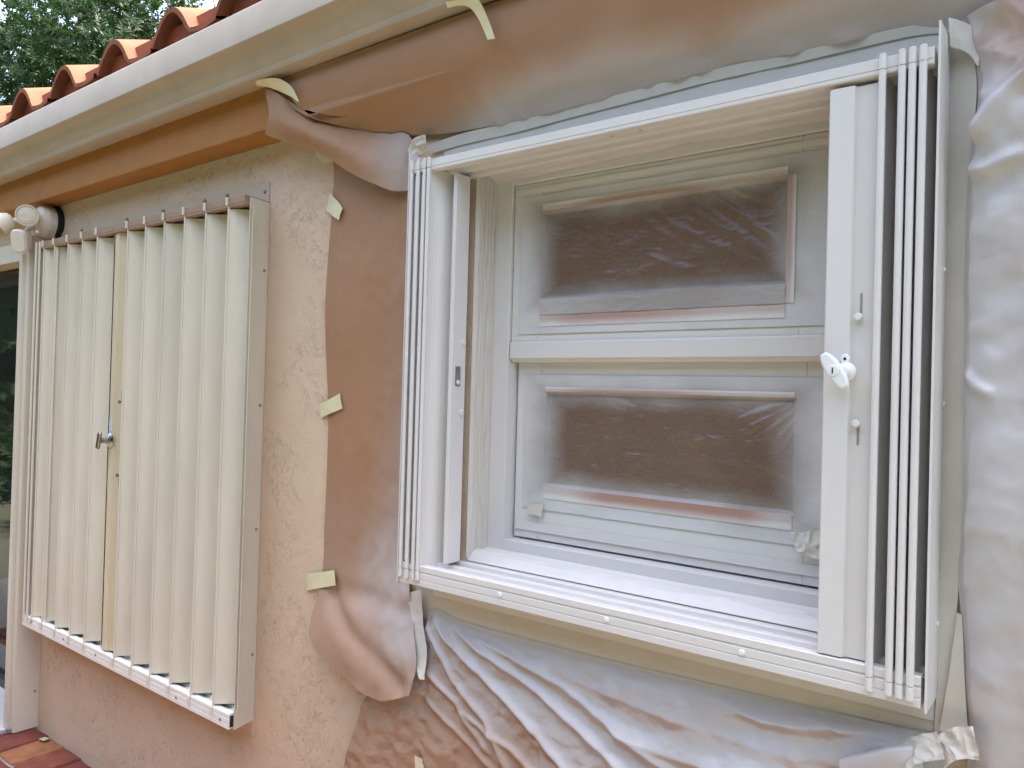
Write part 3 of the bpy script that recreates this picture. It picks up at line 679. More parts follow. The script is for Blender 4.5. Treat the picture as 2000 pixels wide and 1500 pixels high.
rc = [(-1.5184,-0.0060,2.2536),(-1.5167,-0.0060,2.2107),(-1.5135,-0.0060,2.1321),(-1.5068,-0.0060,1.9685),(-1.5050,-0.0060,1.8271),(-1.4993,-0.0060,1.6860),(-1.4981,-0.0060,1.5595),(-1.4957,-0.0060,1.4053),(-1.4928,-0.0080,1.2379),(-1.4935,-0.0080,1.1122),(-1.4745,-0.0120,1.0328),(-1.4499,-0.0220,0.9573),(-1.4131,-0.0450,0.8898),(-1.4190,-0.0600,0.8016)]
mc2 = [(-1.6225,-0.0080,2.2560),(-1.6185,-0.0100,2.2110),(-1.6136,-0.0120,2.1442),(-1.6095,-0.0150,1.9759),(-1.6043,-0.0160,1.8306),(-1.5982,-0.0140,1.6861),(-1.5938,-0.0130,1.5565),(-1.5881,-0.0140,1.3987),(-1.5880,-0.0150,1.2269),(-1.5897,-0.0180,1.0983),(-1.5776,-0.0240,1.0161),(-1.5655,-0.0380,0.9437),(-1.5459,-0.0580,0.8482),(-1.5445,-0.0650,0.7592)]
def dleft(G, U, V):
    X, Z = G[..., 0], G[..., 2]
    d = .004 * nmap(G, lambda p: mn.noise(Vector((p[0]*9, 0, p[2]*3.0))))
    d += .0035 * smoothstep(-1.75, -1.5, X) * nmap(G, lambda p: crease((p[0]*1.0, 0, p[2]*.6), 12, 2))
    low = smoothstep(1.25, 1.02, Z)
    d += .010 * low * smoothstep(-1.72, -1.48, X) * nmap(G, lambda p: crease((p[0]-.5*p[2], 0, p[2]*.8+p[0]*.5), 7, 9))
    for pl, a, wd in (([(-1.7967,0.0000,0.9859),(-1.6584,0.0000,0.9085),(-1.5407,-0.0000,0.8483),(-1.4657,0.0000,0.8105)], .016, .028), ([(-1.8450,0.0000,1.0079),(-1.6201,0.0000,1.0107),(-1.4969,0.0000,0.9984)], .010, .03)):
        dd, tt = seg_dist(X, Z, pl); d += -a * np.exp(-(dd/wd)**2)
    d += .014 * crumple(G, 5, 8) + .007 * crumple(G, 15, 9)
    return d * np.clip(V*8, 0, 1)
def sleft(G):
    nz = nmap(G, lambda p: mn.fractal(Vector((p[0]*4+2, p[1]*3, p[2]*3)), 1., 2., 4))
    d = wdist(G) + nz * .05 - .10 * smoothstep(1.35, 1.0, G[..., 2]) + .06 * smoothstep(1.7, 2.2, G[..., 2])
    return .55 * (1 - smoothstep(.02, .22, d)) * (.45 + .55 * smoothstep(1.75, 1.2, G[..., 2])) + .15 * smoothstep(1.5, 1.0, G[..., 2])
ls = obj('masking_paper', sheet([lc, mc, mc2, rc], 200, 90, dleft, sleft), M['kraft'], smooth=True)
tag(ls, 'tall brown masking paper strip bulging off the wall left of the window', 'masking paper')
# sprayed sheet below the window, full of drawn folds
tc = [(-1.6215,-0.0120,0.7605),(-1.4951,-0.0140,0.8209),(-1.4314,-0.0120,0.9179),(-1.4156,-0.0050,1.0151),(-1.3066,-0.0045,1.0071),(-1.1395,-0.0045,1.0059),(-0.8522,-0.0045,1.0095),(-0.6139,-0.0045,1.0166),(-0.4131,-0.0045,1.0235),(-0.3067,-0.0060,1.0274),(-0.2016,-0.0100,1.0342)]
bc = [(-1.7557,-0.0200,0.3717),(-1.5825,-0.0200,0.4042),(-1.4537,-0.0200,0.4368),(-1.3068,-0.0200,0.4510),(-1.1725,-0.0200,0.4764),(-0.9912,-0.0200,0.5223),(-0.7918,-0.0200,0.5565),(-0.5755,-0.0200,0.6042),(-0.4003,-0.0200,0.6502),(-0.2967,-0.0200,0.6864),(-0.1869,-0.0200,0.7261)]
folds = [ # ridge lines drawn out of the corner under the shutter (and crest height, width)
 ([(-1.4268,0.0000,0.9873),(-1.3649,0.0000,0.9271),(-1.2959,0.0000,0.8530),(-1.2000,0.0000,0.7877),(-1.1161,0.0000,0.6870),(-1.0366,0.0000,0.5917)], .020, .015),
 ([(-1.4008,0.0000,0.9952),(-1.2993,0.0000,0.9417),(-1.1621,0.0000,0.8676),(-1.0210,0.0000,0.7894),(-0.8988,0.0000,0.7102)], .026, .018),
 ([(-1.3605,0.0000,1.0006),(-1.2058,0.0000,0.9497),(-1.0468,0.0000,0.8971),(-0.9165,0.0000,0.8434),(-0.7970,0.0000,0.7887),(-0.7226,0.0000,0.7476)], .028, .022),
 ([(-1.3011,0.0000,0.9901),(-1.1255,0.0000,0.9580),(-0.9607,0.0000,0.9251),(-0.8248,0.0000,0.8697),(-0.6895,0.0000,0.8230),(-0.6098,0.0000,0.7863)], .020, .022),
 ([(-1.4187,0.0000,0.8769),(-1.3578,0.0000,0.8375),(-1.2942,0.0000,0.8074),(-1.2582,0.0000,0.7715),(-1.1561,0.0000,0.6994)], .018, .014),
 ([(-1.4213,0.0000,0.8011),(-1.3550,0.0000,0.7646),(-1.2653,0.0000,0.7305),(-1.1553,0.0000,0.6745),(-1.0679,0.0000,0.6292)], .014, .014),
 ([(-1.2762,0.0000,0.7926),(-1.1991,0.0000,0.7625),(-1.1180,0.0000,0.7422),(-1.0107,0.0000,0.6967)], .018, .014),
 ([(-0.8772,0.0000,0.8776),(-0.7743,0.0000,0.8621),(-0.6789,0.0000,0.8583),(-0.5585,0.0000,0.8647),(-0.4490,0.0000,0.8899)], .026, .040),
 ([(-0.5933,0.0000,0.9855),(-0.5100,0.0000,0.9798),(-0.4323,0.0000,0.9899),(-0.3420,0.0000,1.0099),(-0.2746,0.0000,1.0273)], .020, .020),
 ([(-1.0639,0.0000,0.9599),(-0.8527,0.0000,0.9412),(-0.6924,0.0000,0.9290),(-0.5496,0.0000,0.9283),(-0.4499,0.0000,0.9285),(-0.3238,0.0000,0.9672)], .012, .030),
 ([(-1.6074,0.0000,0.7174),(-1.5934,0.0000,0.6351),(-1.6099,0.0000,0.5296),(-1.6246,0.0000,0.3806)], .016, .026),
 ([(-1.4867,0.0000,0.7496),(-1.4828,0.0000,0.6534),(-1.4977,0.0000,0.5375)], .006, .03),
 ([(-0.4517,0.0000,1.0039),(-0.4140,0.0000,1.0085),(-0.3593,0.0000,0.9984)], .010, .008),
]
def dlow(G, U, V):
    X, Z = G[..., 0], G[..., 2]
    d = np.zeros(X.shape)
    for pl, a, wd in folds:
        dd, tt = seg_dist(X, Z, pl)
        env = smoothstep(0, .18, tt) * (1 - smoothstep(.9, 1.0, tt) * .6)
        wv = wd * (.65 + .6 * tt) * .62
        d += a * .72 * env * np.exp(-(dd / wv) ** 1.45) 
    for xx in (833, 905, 985):                           # factory creases run straight down
        pass
    for pl in ([(-1.4080,-0.0000,0.9883),(-1.4061,0.0000,0.7982),(-1.4064,0.0000,0.5674)], [(-1.2858,0.0000,0.9080),(-1.2925,0.0000,0.7619),(-1.2953,0.0000,0.6037)], [(-1.1548,0.0000,0.8883),(-1.1615,0.0000,0.7606),(-1.1614,0.0000,0.6223)], [(-1.0466,0.0000,0.8911),(-1.0400,0.0000,0.7838),(-1.0317,0.0000,0.6657)]):
        dd, tt = seg_dist(X, Z, pl)
        d += np.exp(-(dd / .010) ** 2) * (.0055 * nmap(G, lambda p: mn.noise(Vector((p[0]*40, 3, p[2]*55)))) - .003)
    d += .010 * smoothstep(0, .2, V) * nmap(G, lambda p: mn.noise(Vector((p[0]*4, 1, p[2]*5))))
    d += (.0030 * nmap(G, lambda p: crease((p[0]+.6*p[2], 0, p[2]-.3*p[0]), 9, 4)) + .045 * crumple(G, 6, 3) + .020 * crumple(G, 16, 4) + .006 * crumple(G, 38, 5)) * smoothstep(0, .12, V)
    return d * smoothstep(0, .06, V) + .004 * smoothstep(0, .1, V)
def slow(G):
    X, Z = G[..., 0], G[..., 2]
    nz = nmap(G, lambda p: mn.fractal(Vector((p[0]*4, p[1]*3, p[2]*4)), 1., 2., 4))
    dist = np.maximum(1.02 - Z, 0) - smoothstep(-1.25, -.6, X) * .30 + np.maximum(-1.45 - X, 0) * 1.2
    s = 1 - smoothstep(.0, .40, dist + .04 + nz * .12)
    gy, gx = np.gradient(G[..., 1]); dz = np.gradient(Z, axis=0); sl = gy / (dz - 1e-6)      # paint lands on what faces the gun
    return np.clip(s + np.clip(sl * 1.2, -.42, .15) * smoothstep(-1.66, -1.5, X), .05, .97)
lw = obj('masking_paper', sheet([tc, bc], 330, 150, dlow, slow), M['silver'], smooth=True)
tag(lw, 'wrinkled paper sprayed silvery white hanging below the window track', 'masking paper')
# sprayed sheet on the right
rl = [(-0.2002,-0.0200,2.2560),(-0.1899,-0.0200,2.2304),(-0.1776,-0.0200,2.1715),(-0.1719,-0.0300,2.1193),(-0.1763,-0.0450,2.0514),(-0.1843,-0.0300,1.9880),(-0.1858,-0.0280,1.8937),(-0.1853,-0.0220,1.8254),(-0.1833,-0.0240,1.7301),(-0.1829,-0.0300,1.6266),(-0.1821,-0.0300,1.5067),(-0.1822,-0.0250,1.3950),(-0.1876,-0.0180,1.3159),(-0.1823,-0.0120,1.2296),(-0.1761,-0.0120,1.1366),(-0.1695,-0.0120,1.0614),(-0.1763,-0.0120,0.9056)]
rr_ = [(p[0] + .34, -.012, p[2] + .01) for p in rl]
rm = [(p[0] + .05, p[1] - .02, p[2] + .002) for p in rl]
rm2 = [(p[0] + .17, -.030, p[2] + .006) for p in rl]
def dright(G, U, V):
    X, Z = G[..., 0], G[..., 2]
    d = .008 * nmap(G, lambda p: mn.noise(Vector((p[0]*7, 1, p[2]*5)))) + .035 * crumple(G, 5, 5)
    top = smoothstep(1.95, 2.15, Z)
    d += .015 * top * nmap(G, lambda p: crease((p[0]*1.2+p[2]*.4, 0, p[2]), 9, 6)) + .018 * crumple(G, 15, 6) + .006 * crumple(G, 34, 7)
    for pl, a, wd in (([(-0.1797,0.0000,2.0385),(-0.1576,0.0000,2.0520),(-0.1292,0.0000,2.0941),(-0.0911,0.0000,2.1412)], .022, .012), ([(-0.1874,0.0000,1.8375),(-0.1822,0.0000,1.6796),(-0.1826,0.0000,1.5748),(-0.1850,0.0000,1.4613)], .010, .010), ([(-0.1726,0.0000,1.6491),(-0.1612,0.0000,1.6319),(-0.1462,0.0000,1.6193)], .010, .008), ([(-0.1827,0.0000,1.9951),(-0.1527,0.0000,1.9862),(-0.1169,-0.0000,2.0021)], .014, .014)):
        dd, tt = seg_dist(X, Z, pl); d += a * np.exp(-(dd/wd)**2)
    return d * np.clip(V*6 + .25, 0, 1)
def sright(G):
    nz = nmap(G, lambda p: mn.fractal(Vector((p[0]*5, p[1]*3, p[2]*3+9)), 1., 2., 4))
    d = np.maximum(G[..., 0] + .215, 0) + nz * .05 + .10 * smoothstep(2.08, 2.2, G[..., 2]) + .05 * smoothstep(1.0, .8, G[..., 2])
    return 1 - .9 * smoothstep(.07, .24, d)
rp = obj('masking_paper', sheet([rl, rm, rm2, rr_], 220, 70, dright, sright), M['silver'], smooth=True)
tag(rp, 'sprayed masking paper hanging along the wall at the right edge of the picture', 'masking paper')
# rolled end of another sheet at the bottom
ro = obj('masking_paper', sheet([[(-0.3616,-0.0300,0.9588),(-0.3142,-0.0450,0.9905),(-0.2555,-0.0500,1.0214),(-0.2362,-0.0350,1.0237)], [(-0.3621,-0.0550,0.9549),(-0.3086,-0.0700,0.9878),(-0.2517,-0.0700,1.0140),(-0.2319,-0.0500,1.0087)], [(-0.3632,-0.0450,0.8888),(-0.3115,-0.0500,0.9130),(-0.2538,-0.0500,0.9370),(-0.2299,-0.0400,0.9411)]], 40, 24, lambda G, U, V: .002*nmap(G, lambda p: crease(p, 14, 2))), M['silver'], smooth=True)
tag(ro, 'rolled white paper end lying over the lower right corner of the wrinkled sheet', 'masking paper')

# ------------------------------------------------------------ masking tape
def tape(top, bot, label, m='tape', nu=24, nv=8, cr=.0012, sc_=22, seed=0, group=None, nm='masking_tape'):
    o = obj(nm, sheet([top, bot], nu, nv, lambda G, U, V: cr * nmap(G, lambda p: crease(p, sc_, seed)) + cr), M[m], smooth=True)
    return tag(o, label, 'tape', group)
tape([(-1.2623,-0.1720,2.5327),(-1.2109,-0.1780,2.5225),(-1.1713,-0.1780,2.5216),(-1.1560,-0.1600,2.4961),(-1.1462,-0.1500,2.4663),(-1.1271,-0.1450,2.4177)], [(-1.2616,-0.1650,2.5206),(-1.2226,-0.1680,2.5143),(-1.1944,-0.1650,2.5038),(-1.1785,-0.1550,2.4828),(-1.1678,-0.1480,2.4586),(-1.1519,-0.1430,2.4225)], 'curled tape dangling from the gutter above the window, nearest the top edge', cr=.002, sc_=14)
tape([(-2.0790,-0.1500,2.5356),(-2.0152,-0.1520,2.5282),(-1.9511,-0.1500,2.5127),(-1.9091,-0.1400,2.4868),(-1.8878,-0.1350,2.4596),(-1.8760,-0.1320,2.4324)], [(-2.0848,-0.1350,2.5277),(-2.0410,-0.1300,2.5149),(-1.9807,-0.1280,2.4898),(-1.9366,-0.1300,2.4672),(-1.9074,-0.1310,2.4530),(-1.8833,-0.1320,2.4340)], 'curled tape under the gutter at the end of the ochre fascia', cr=.002, sc_=14, seed=2)
tape([(-1.9435,-0.0160,2.3242),(-1.9068,-0.0160,2.3306),(-1.8572,-0.0160,2.3034)], [(-1.9303,-0.0160,2.3093),(-1.9073,-0.0160,2.2897),(-1.8608,-0.0160,2.2791)], 'topmost tape on the stucco just below the loose paper flap', cr=.003, seed=3)
tape([(-1.8763,-0.0040,2.1936),(-1.8342,-0.0140,2.1639),(-1.7928,-0.0220,2.1309)], [(-1.8909,-0.0040,2.1420),(-1.8510,-0.0140,2.1180),(-1.8097,-0.0240,2.0974)], 'forked tilted tape at the upper left edge of the brown strip', cr=.004, seed=4)
tape([(-1.9013,-0.0025,1.5468),(-1.8561,-0.0120,1.5606),(-1.7898,-0.0190,1.5836)], [(-1.8944,-0.0025,1.5063),(-1.8517,-0.0120,1.5175),(-1.7762,-0.0190,1.5386)], 'slanted cream tape halfway down the left edge of the brown strip', cr=.0015, seed=5)
tape([(-1.9357,-0.0025,1.0242),(-1.8580,-0.0140,1.0436),(-1.7876,-0.0220,1.0625)], [(-1.9357,-0.0025,0.9722),(-1.8533,-0.0160,0.9971),(-1.7750,-0.0250,1.0201)], 'level cream tape low on the left edge of the brown strip', cr=.0015, seed=6)
tape([(-1.4259,-0.0350,0.6362),(-1.3977,-0.0350,0.6342),(-1.3750,-0.0350,0.6227)], [(-1.4173,-0.0350,0.5637),(-1.3915,-0.0350,0.5722),(-1.3661,-0.0350,0.5806)], 'cream tape at the bottom edge of the picture on the wrinkled paper', cr=.002, seed=7)
tape([(-1.4947,-0.0100,1.0454),(-1.4689,-0.0160,0.9933),(-1.4531,-0.0240,0.9434),(-1.4291,-0.0400,0.8848),(-1.3874,-0.0620,0.8501)], [(-1.4374,-0.0120,1.0671),(-1.4252,-0.0160,1.0019),(-1.4080,-0.0260,0.9535),(-1.3898,-0.0360,0.9263),(-1.3712,-0.0600,0.8536)], 'overpainted upright tape hanging below the folded left end of the open shutter', 'painted_tape', 60, 16, .004, 16, 8)
tape([(-1.475, -.0022, 1.085), (-.8, -.0022, 1.085), (-.2, -.0022, 1.085)], [(-1.468, -.0030, .985), (-.8, -.0034, 1.005), (-.205, -.0032, 1.005)], 'flat overpainted tape along the wall just below the lower window track', 'painted_tape', 120, 8, .0, 14, 21)
# tape along the top of the window
tape([(-1.4644,-0.0100,2.2673),(-1.3497,-0.0100,2.2755),(-1.1731,-0.0100,2.2738),(-1.0189,-0.0100,2.2755),(-0.7960,-0.0100,2.2795),(-0.6445,-0.0100,2.2820),(-0.4790,-0.0100,2.2758),(-0.3683,-0.0100,2.2758),(-0.2648,-0.0100,2.2714),(-0.1977,-0.0100,2.2593)] , [(-1.4610,-0.0045,2.2444),(-1.3535,-0.0045,2.2480),(-1.1764,-0.0045,2.2478),(-1.0218,-0.0045,2.2522),(-0.7982,-0.0045,2.2570),(-0.6462,-0.0045,2.2598),(-0.4802,-0.0045,2.2571),(-0.3692,-0.0045,2.2571),(-0.2654,-0.0045,2.2546),(-0.1981,-0.0045,2.2421)], 'long overpainted tape along the wall between eave paper and upper track', 'painted_tape', 200, 10, .0022, 10, 9)
tape([(-0.4376,-0.0620,2.3483),(-0.4096,-0.0400,2.3322),(-0.3747,-0.0220,2.2937)], [(-0.4072,-0.0600,2.3478),(-0.3870,-0.0400,2.3296),(-0.3601,-0.0200,2.2905)], 'pale slanting tape on the eave paper above the right end of the track', 'painted_tape', 30, 10, .002, 18, 10)
# wide overpainted tape beside the right end plate
tape([(-0.2196,-0.0062,2.2490),(-0.2181,-0.0062,2.1682),(-0.2179,-0.0062,2.0345),(-0.2177,-0.0062,1.8567),(-0.2174,-0.0062,1.6795),(-0.2172,-0.0062,1.5028),(-0.2170,-0.0062,1.3266),(-0.2190,-0.0062,1.1856),(-0.2207,-0.0062,1.0316)], [(-0.1887,-0.0120,2.2367),(-0.1749,-0.0260,2.1429),(-0.1776,-0.0350,2.0201),(-0.1815,-0.0260,1.8504),(-0.1813,-0.0260,1.6782),(-0.1809,-0.0280,1.5067),(-0.1847,-0.0200,1.3339),(-0.1931,-0.0080,1.2178),(-0.2144,-0.0070,1.0338)], 'wide overpainted tape running down beside the right end of the open shutter', 'painted_tape', 160, 14, .0022, 9, 11)
tape([(-0.1887,-0.0120,1.2499),(-0.1989,-0.0120,1.1482),(-0.2123,-0.0120,1.0447)], [(-0.1809,-0.0140,1.2475),(-0.1758,-0.0140,1.1372),(-0.1689,-0.0140,1.0451)], 'white pointed tape at the lower right corner beside the shutter end', 'painted_tape', 40, 16, .004, 9, 12)
tape([(-0.2588,-0.0400,1.0169),(-0.2356,-0.0400,1.0343),(-0.2082,-0.0400,1.0492)], [(-0.2481,-0.0600,0.9789),(-0.2202,-0.0600,1.0032),(-0.1927,-0.0600,1.0151)], 'crumpled white tape on the rolled paper end at the lower right', 'painted_tape', 70, 50, .010, 26, 13)
tape([(-0.2074,-0.0350,1.0477),(-0.1838,-0.0350,1.0665),(-0.1583,-0.0350,1.0754)], [(-0.1945,-0.0450,0.9973),(-0.1742,-0.0450,1.0205),(-0.1469,-0.0450,1.0274)], 'crumpled white tape under the foot of the right hand paper', 'painted_tape', 70, 50, .012, 26, 14)
tape([(-1.4449,-0.0350,2.2860),(-1.4849,-0.0350,2.2794),(-1.5133,-0.0350,2.2563)], [(-1.4331,-0.0220,2.2461),(-1.4671,-0.0220,2.2408),(-1.5016,-0.0220,2.2297)], 'crumpled overpainted tape above the folded left stack of the open shutter', 'painted_tape', 70, 50, .012, 26, 15)
tape([(-0.2180,-0.0300,2.2568),(-0.1912,-0.0300,2.2408),(-0.1649,-0.0300,2.2199)], [(-0.2148,-0.0300,2.2076),(-0.1887,-0.0300,2.1897),(-0.1734,-0.0300,2.1627)], 'crumpled overpainted tape over the upper right corner of the open shutter', 'painted_tape', 40, 24, .008, 12, 16)

# reveal linings, wrinkled and painted over
def lining(G, U, V): return .004 * nmap(G, lambda p: crease((p[0], p[1]*2.2, p[2]*.35), 26, 1)) + .002
lo_ = obj('masking_tape', sheet([[(WX0+.003, -.0005, 2.19), (WX0+.003, -.0005, 1.60), (WX0+.003, -.0005, 1.168)], [(WX0+.006, .0755, 2.19), (WX0+.006, .0755, 1.6), (WX0+.006, .0755, 1.187)]], 200, 36, None), M['painted_tape'], smooth=True)
for v in lo_.data.vertices:
    p = lo_.matrix_basis @ v.co; v.co.x += .0035 * (1 + crease((p[0], p[1]*2.4, p[2]*.30), 30, 1)) * float(smoothstep(-.0005, .012, np.array(p[1])))
tag(lo_, 'wrinkled overpainted lining on the left side of the window recess', 'tape')
lb = obj('masking_tape', sheet([[(WX0+.004, -.0005, 1.1635), (-.8, -.0005, 1.1635), (WX1-.01, -.0005, 1.1635)], [(WX0+.004, .0755, 1.188), (-.8, .0755, 1.188), (WX1-.01, .0755, 1.188)]], 160, 24, None), M['paint'], smooth=True)
def shift_up(o, fn):
    for v in o.data.vertices:
        p = o.matrix_basis @ v.co; v.co.z += fn(p)
shift_up(lb, lambda p: .0085 * (1 + crease((p[0]*.28, p[1]*1.8, 0), 28, 2)) * float(smoothstep(.001, .02, np.array(p[1])) * (1 - smoothstep(.035, .06, np.array(p[1])))) + .001)
tag(lb, 'wrinkled overpainted lining along the bottom of the window recess', 'tape')
lt_ = obj('masking_tape', sheet([[(WX0+.004, .000, 2.1925), (-.8, .000, 2.1935), (WX1-.01, .000, 2.1925)], [(WX0+.004, .0755, 2.166), (-.8, .0755, 2.176), (WX1-.01, .0755, 2.166)]], 120, 16, None), M['painted_tape'], smooth=True)
shift_up(lt_, lambda p: -.0075 * (1 + crease((p[0]*.22, p[1]*2.5, 0), 24, 5)) * float(smoothstep(.0, .012, np.array(p[1]))))
tag(lt_, 'overpainted lining sagging along the top of the window recess', 'tape')

# ------------------------------------------------------------ masking film over the panes
def film(x0, x1, z0, z1, ix0, ix1, iz0, iz1, yf, depth, folds_, label, seed, tiny):
    nu, nv = 300, 170
    X, Z = np.meshgrid(np.linspace(x0, x1, nu), np.linspace(z1, z0, nv))
    dx = np.minimum(X - ix0, ix1 - X); dz = np.minimum(Z - iz0, iz1 - Z); inn = np.minimum(dx, dz)
    Y = yf + depth * smoothstep(-.001, .006, inn)
    G = np.stack([X, Y, Z], -1)
    h = np.zeros(X.shape)
    edge = smoothstep(0, .03, inn)
    for pl, a, wd in folds_:                               # creases drawn out of the taped corner
        dd, tt = seg_dist(X, Z, pl)
        h += a * np.exp(-(dd / (wd * (.6 + .6 * tt))) ** 2) * smoothstep(0, .1, tt) * (1 - .8 * smoothstep(.6, 1, tt)) * smoothstep(-.002, .012, inn)
    h += tiny * nmap(G, lambda p: max(0, mn.noise(Vector((p[0]*42+p[2]*14, seed, p[2]*110)))) * 1.6) * edge
    h += .0022 * nmap(G, lambda p: mn.noise(Vector((p[0]*9+p[2]*8, seed+4, p[2]*15-p[0]*5)))) * edge
    h += .0006 * nmap(G, lambda p: crease(p, 30, seed)) * (1 - edge) + .0009 * edge * nmap(G, lambda p: crease((p[0]*.45+p[2]*.4, 0, p[2]*1.2-p[0]*.25), 26, seed)) + .006 * edge * crumple(G, 14, seed, 6) + .0016 * edge * crumple(G, 45, seed + 1, 5)
    G[..., 1] = Y - h - .0015
    cx, cz, hx, hz = (ix0+ix1)/2, (iz0+iz1)/2, (ix1-ix0)/2, (iz1-iz0)/2
    nz = nmap(G, lambda p: mn.fractal(Vector((p[0]*6, seed, p[2]*6)), 1., 2., 4))
    D = np.maximum((np.abs(X-cx)-hx)/.062, (np.abs(Z-cz)-hz)/.045)
    S = smoothstep(-1.1, 1.2, D + nz * .35)
    S = np.clip(.03 + .95 * S, 0, 1)
    idx = np.arange(nu*nv).reshape(nv, nu)
    F = np.stack([idx[:-1, :-1], idx[:-1, 1:], idx[1:, 1:], idx[1:, :-1]], -1).reshape(-1, 4)
    o = obj('masking_film', MB().add(G.reshape(-1, 3).tolist(), F.tolist(), S.reshape(-1).tolist()), M['film'], smooth=True)
    return tag(o, label, 'masking film')
film(-1.212, -.415, 1.752, 2.108, -1.145, -.523, 1.842, 2.064, .0853, .0125,
     [([(-0.7001,0.0900,2.0628),(-0.6619,0.0900,2.0242),(-0.6130,0.0900,1.9870),(-0.5274,0.0900,1.9099)], 0.0039, 0.011),
     ([(-0.6508,0.0900,2.0637),(-0.6223,0.0900,2.0423),(-0.5906,0.0900,2.0285),(-0.5600,0.0900,2.0262),(-0.5249,0.0900,2.0364)], 0.0039, 0.009),
     ([(-0.7818,0.0900,2.0559),(-0.7241,0.0900,2.0121),(-0.6481,0.0900,1.9599),(-0.5801,0.0900,1.9109),(-0.5262,0.0900,1.8577)], 0.003, 0.011),
     ([(-0.8356,0.0900,2.0422),(-0.7890,0.0900,1.9953),(-0.7227,0.0900,1.9598),(-0.6189,0.0900,1.9067),(-0.5296,0.0900,1.8467)], 0.0024, 0.011),
     ([(-0.7383,0.0900,2.0622),(-0.6989,0.0900,2.0170),(-0.6404,0.0900,1.9708),(-0.5268,0.0900,1.8838)], 0.0024, 0.008),
     ([(-0.9311,0.0900,2.0543),(-0.8580,0.0900,2.0114),(-0.7881,0.0900,1.9623),(-0.7003,0.0900,1.9097)], 0.0015, 0.009),
     ([(-0.6148,0.0900,2.0606),(-0.5721,0.0900,2.0564),(-0.5254,0.0900,2.0571)], 0.0024, 0.006),
     ([(-0.8558,0.0900,1.9356),(-0.7864,0.0900,1.9007),(-0.6993,0.0900,1.8739),(-0.6174,0.0900,1.8487)], 0.0018, 0.01),
     ([(-1.0438,0.0900,2.0776),(-1.0115,0.0900,2.0468),(-0.9802,0.0900,2.0299)], 0.0012, 0.008),
     ([(-0.6009,0.0900,1.9741),(-0.5580,0.0900,1.9429),(-0.5272,0.0900,1.9025)], 0.0018, 0.008),
     ([(-0.5300,0.0900,2.0222),(-0.5409,0.0900,2.0124),(-0.5369,0.0900,1.9969)], 0.0024, 0.006)],
     'brown translucent film with diagonal creases over the upper window pane', 3, .0007)
film(-1.207, -.415, 1.300, 1.648, -1.142, -.506, 1.3625, 1.605, .1138, .0125,
     [([(-0.5001,0.0900,1.5993),(-0.5495,0.0900,1.5866),(-0.6102,0.0900,1.5617),(-0.6698,0.0900,1.5357)], 0.005, 0.009),
     ([(-0.5000,0.0900,1.5956),(-0.5490,0.0900,1.5679),(-0.5942,0.0900,1.5433),(-0.6488,0.0900,1.5135)], 0.005, 0.008),
     ([(-0.4999,0.0900,1.5883),(-0.5338,0.0900,1.5574),(-0.5707,0.0900,1.5256),(-0.6087,0.0900,1.5005)], 0.004, 0.008),
     ([(-0.4995,0.0900,1.5736),(-0.5259,0.0900,1.5355),(-0.5550,0.0900,1.5040)], 0.003, 0.007),
     ([(-0.4991,0.0900,1.5552),(-0.5182,0.0900,1.5211),(-0.5468,0.0900,1.4746)], 0.003, 0.007),
     ([(-0.5021,0.0900,1.6066),(-0.5725,0.0900,1.5990),(-0.6590,0.0900,1.5947),(-0.7559,0.0900,1.5939)], 0.003, 0.008),
     ([(-0.6488,0.0900,1.5135),(-0.7318,0.0900,1.5007),(-0.7935,0.0900,1.5132)], 0.003, 0.012),
     ([(-1.0340,0.0900,1.6018),(-0.9416,0.0900,1.5867),(-0.8687,0.0900,1.5720)], 0.002, 0.008)],
     'brown translucent film with fine ripples over the lower window pane', 8, .0016)
def strip(x0, x1, z0, z1, y, mname, label, s_fn, cr, seed, nm, cat):
    nu, nv = 140, 16
    X, Z = np.meshgrid(np.linspace(x0, x1, nu), np.linspace(z1, z0, nv))
    G = np.stack([X, np.full(X.shape, y), Z], -1)
    G[..., 1] -= cr * nmap(G, lambda p: crease((p[0]*.5, 0, p[2]*1.6), 34, seed)) + .0005
    S = s_fn(X, Z)
    idx = np.arange(nu*nv).reshape(nv, nu); F = np.stack([idx[:-1, :-1], idx[:-1, 1:], idx[1:, 1:], idx[1:, :-1]], -1).reshape(-1, 4)
    o = obj(nm, MB().add(G.reshape(-1, 3).tolist(), F.tolist(), S.reshape(-1).tolist()), M[mname], smooth=True)
    return tag(o, label, cat)
strip(-1.146, -.523, 1.799, 1.8405, .0822, 'film', 'silvery rolled edge of film along the bottom of the upper pane', lambda X, Z: .42 + .30 * (1 - smoothstep(0, .25, X + 1.146)) + .18 * smoothstep(-.75, -.52, X), .0022, 4, 'masking_film', 'masking film')
across = lambda f, z0, z1: (lambda X, Z: np.clip(f(X, Z) + .45 * smoothstep(0, 1, (Z - z0) / (z1 - z0)), 0, 1))
fade = lambda a, b, c, d, hi: (lambda X, Z: hi - (hi - .30) * smoothstep(a, b, X) * (1 - smoothstep(c, d, X)))
strip(-1.146, -.523, 1.770, 1.798, .0828, 'redtape', 'red tape under the silvery film edge of the upper pane', across(fade(-1.14, -1.02, -.9, -.6, .62), 1.790, 1.772), .0006, 5, 'masking_tape', 'tape')
strip(-1.144, -.523, 2.066, 2.084, .0828, 'redtape', 'red tape fading along the top of the upper pane', across(fade(-1.08, -.95, -.82, -.66, .66), 2.070, 2.083), .0012, 6, 'masking_tape', 'tape')
strip(-.5225, -.505, 1.80, 2.064, .0828, 'redtape', 'red tape down the right side of the upper pane', lambda X, Z: np.clip(.42 + .3 * (1 - smoothstep(1.8, 1.9, Z)) + .5 * smoothstep(-.516, -.506, X), 0, 1), .0008, 7, 'masking_tape', 'tape')
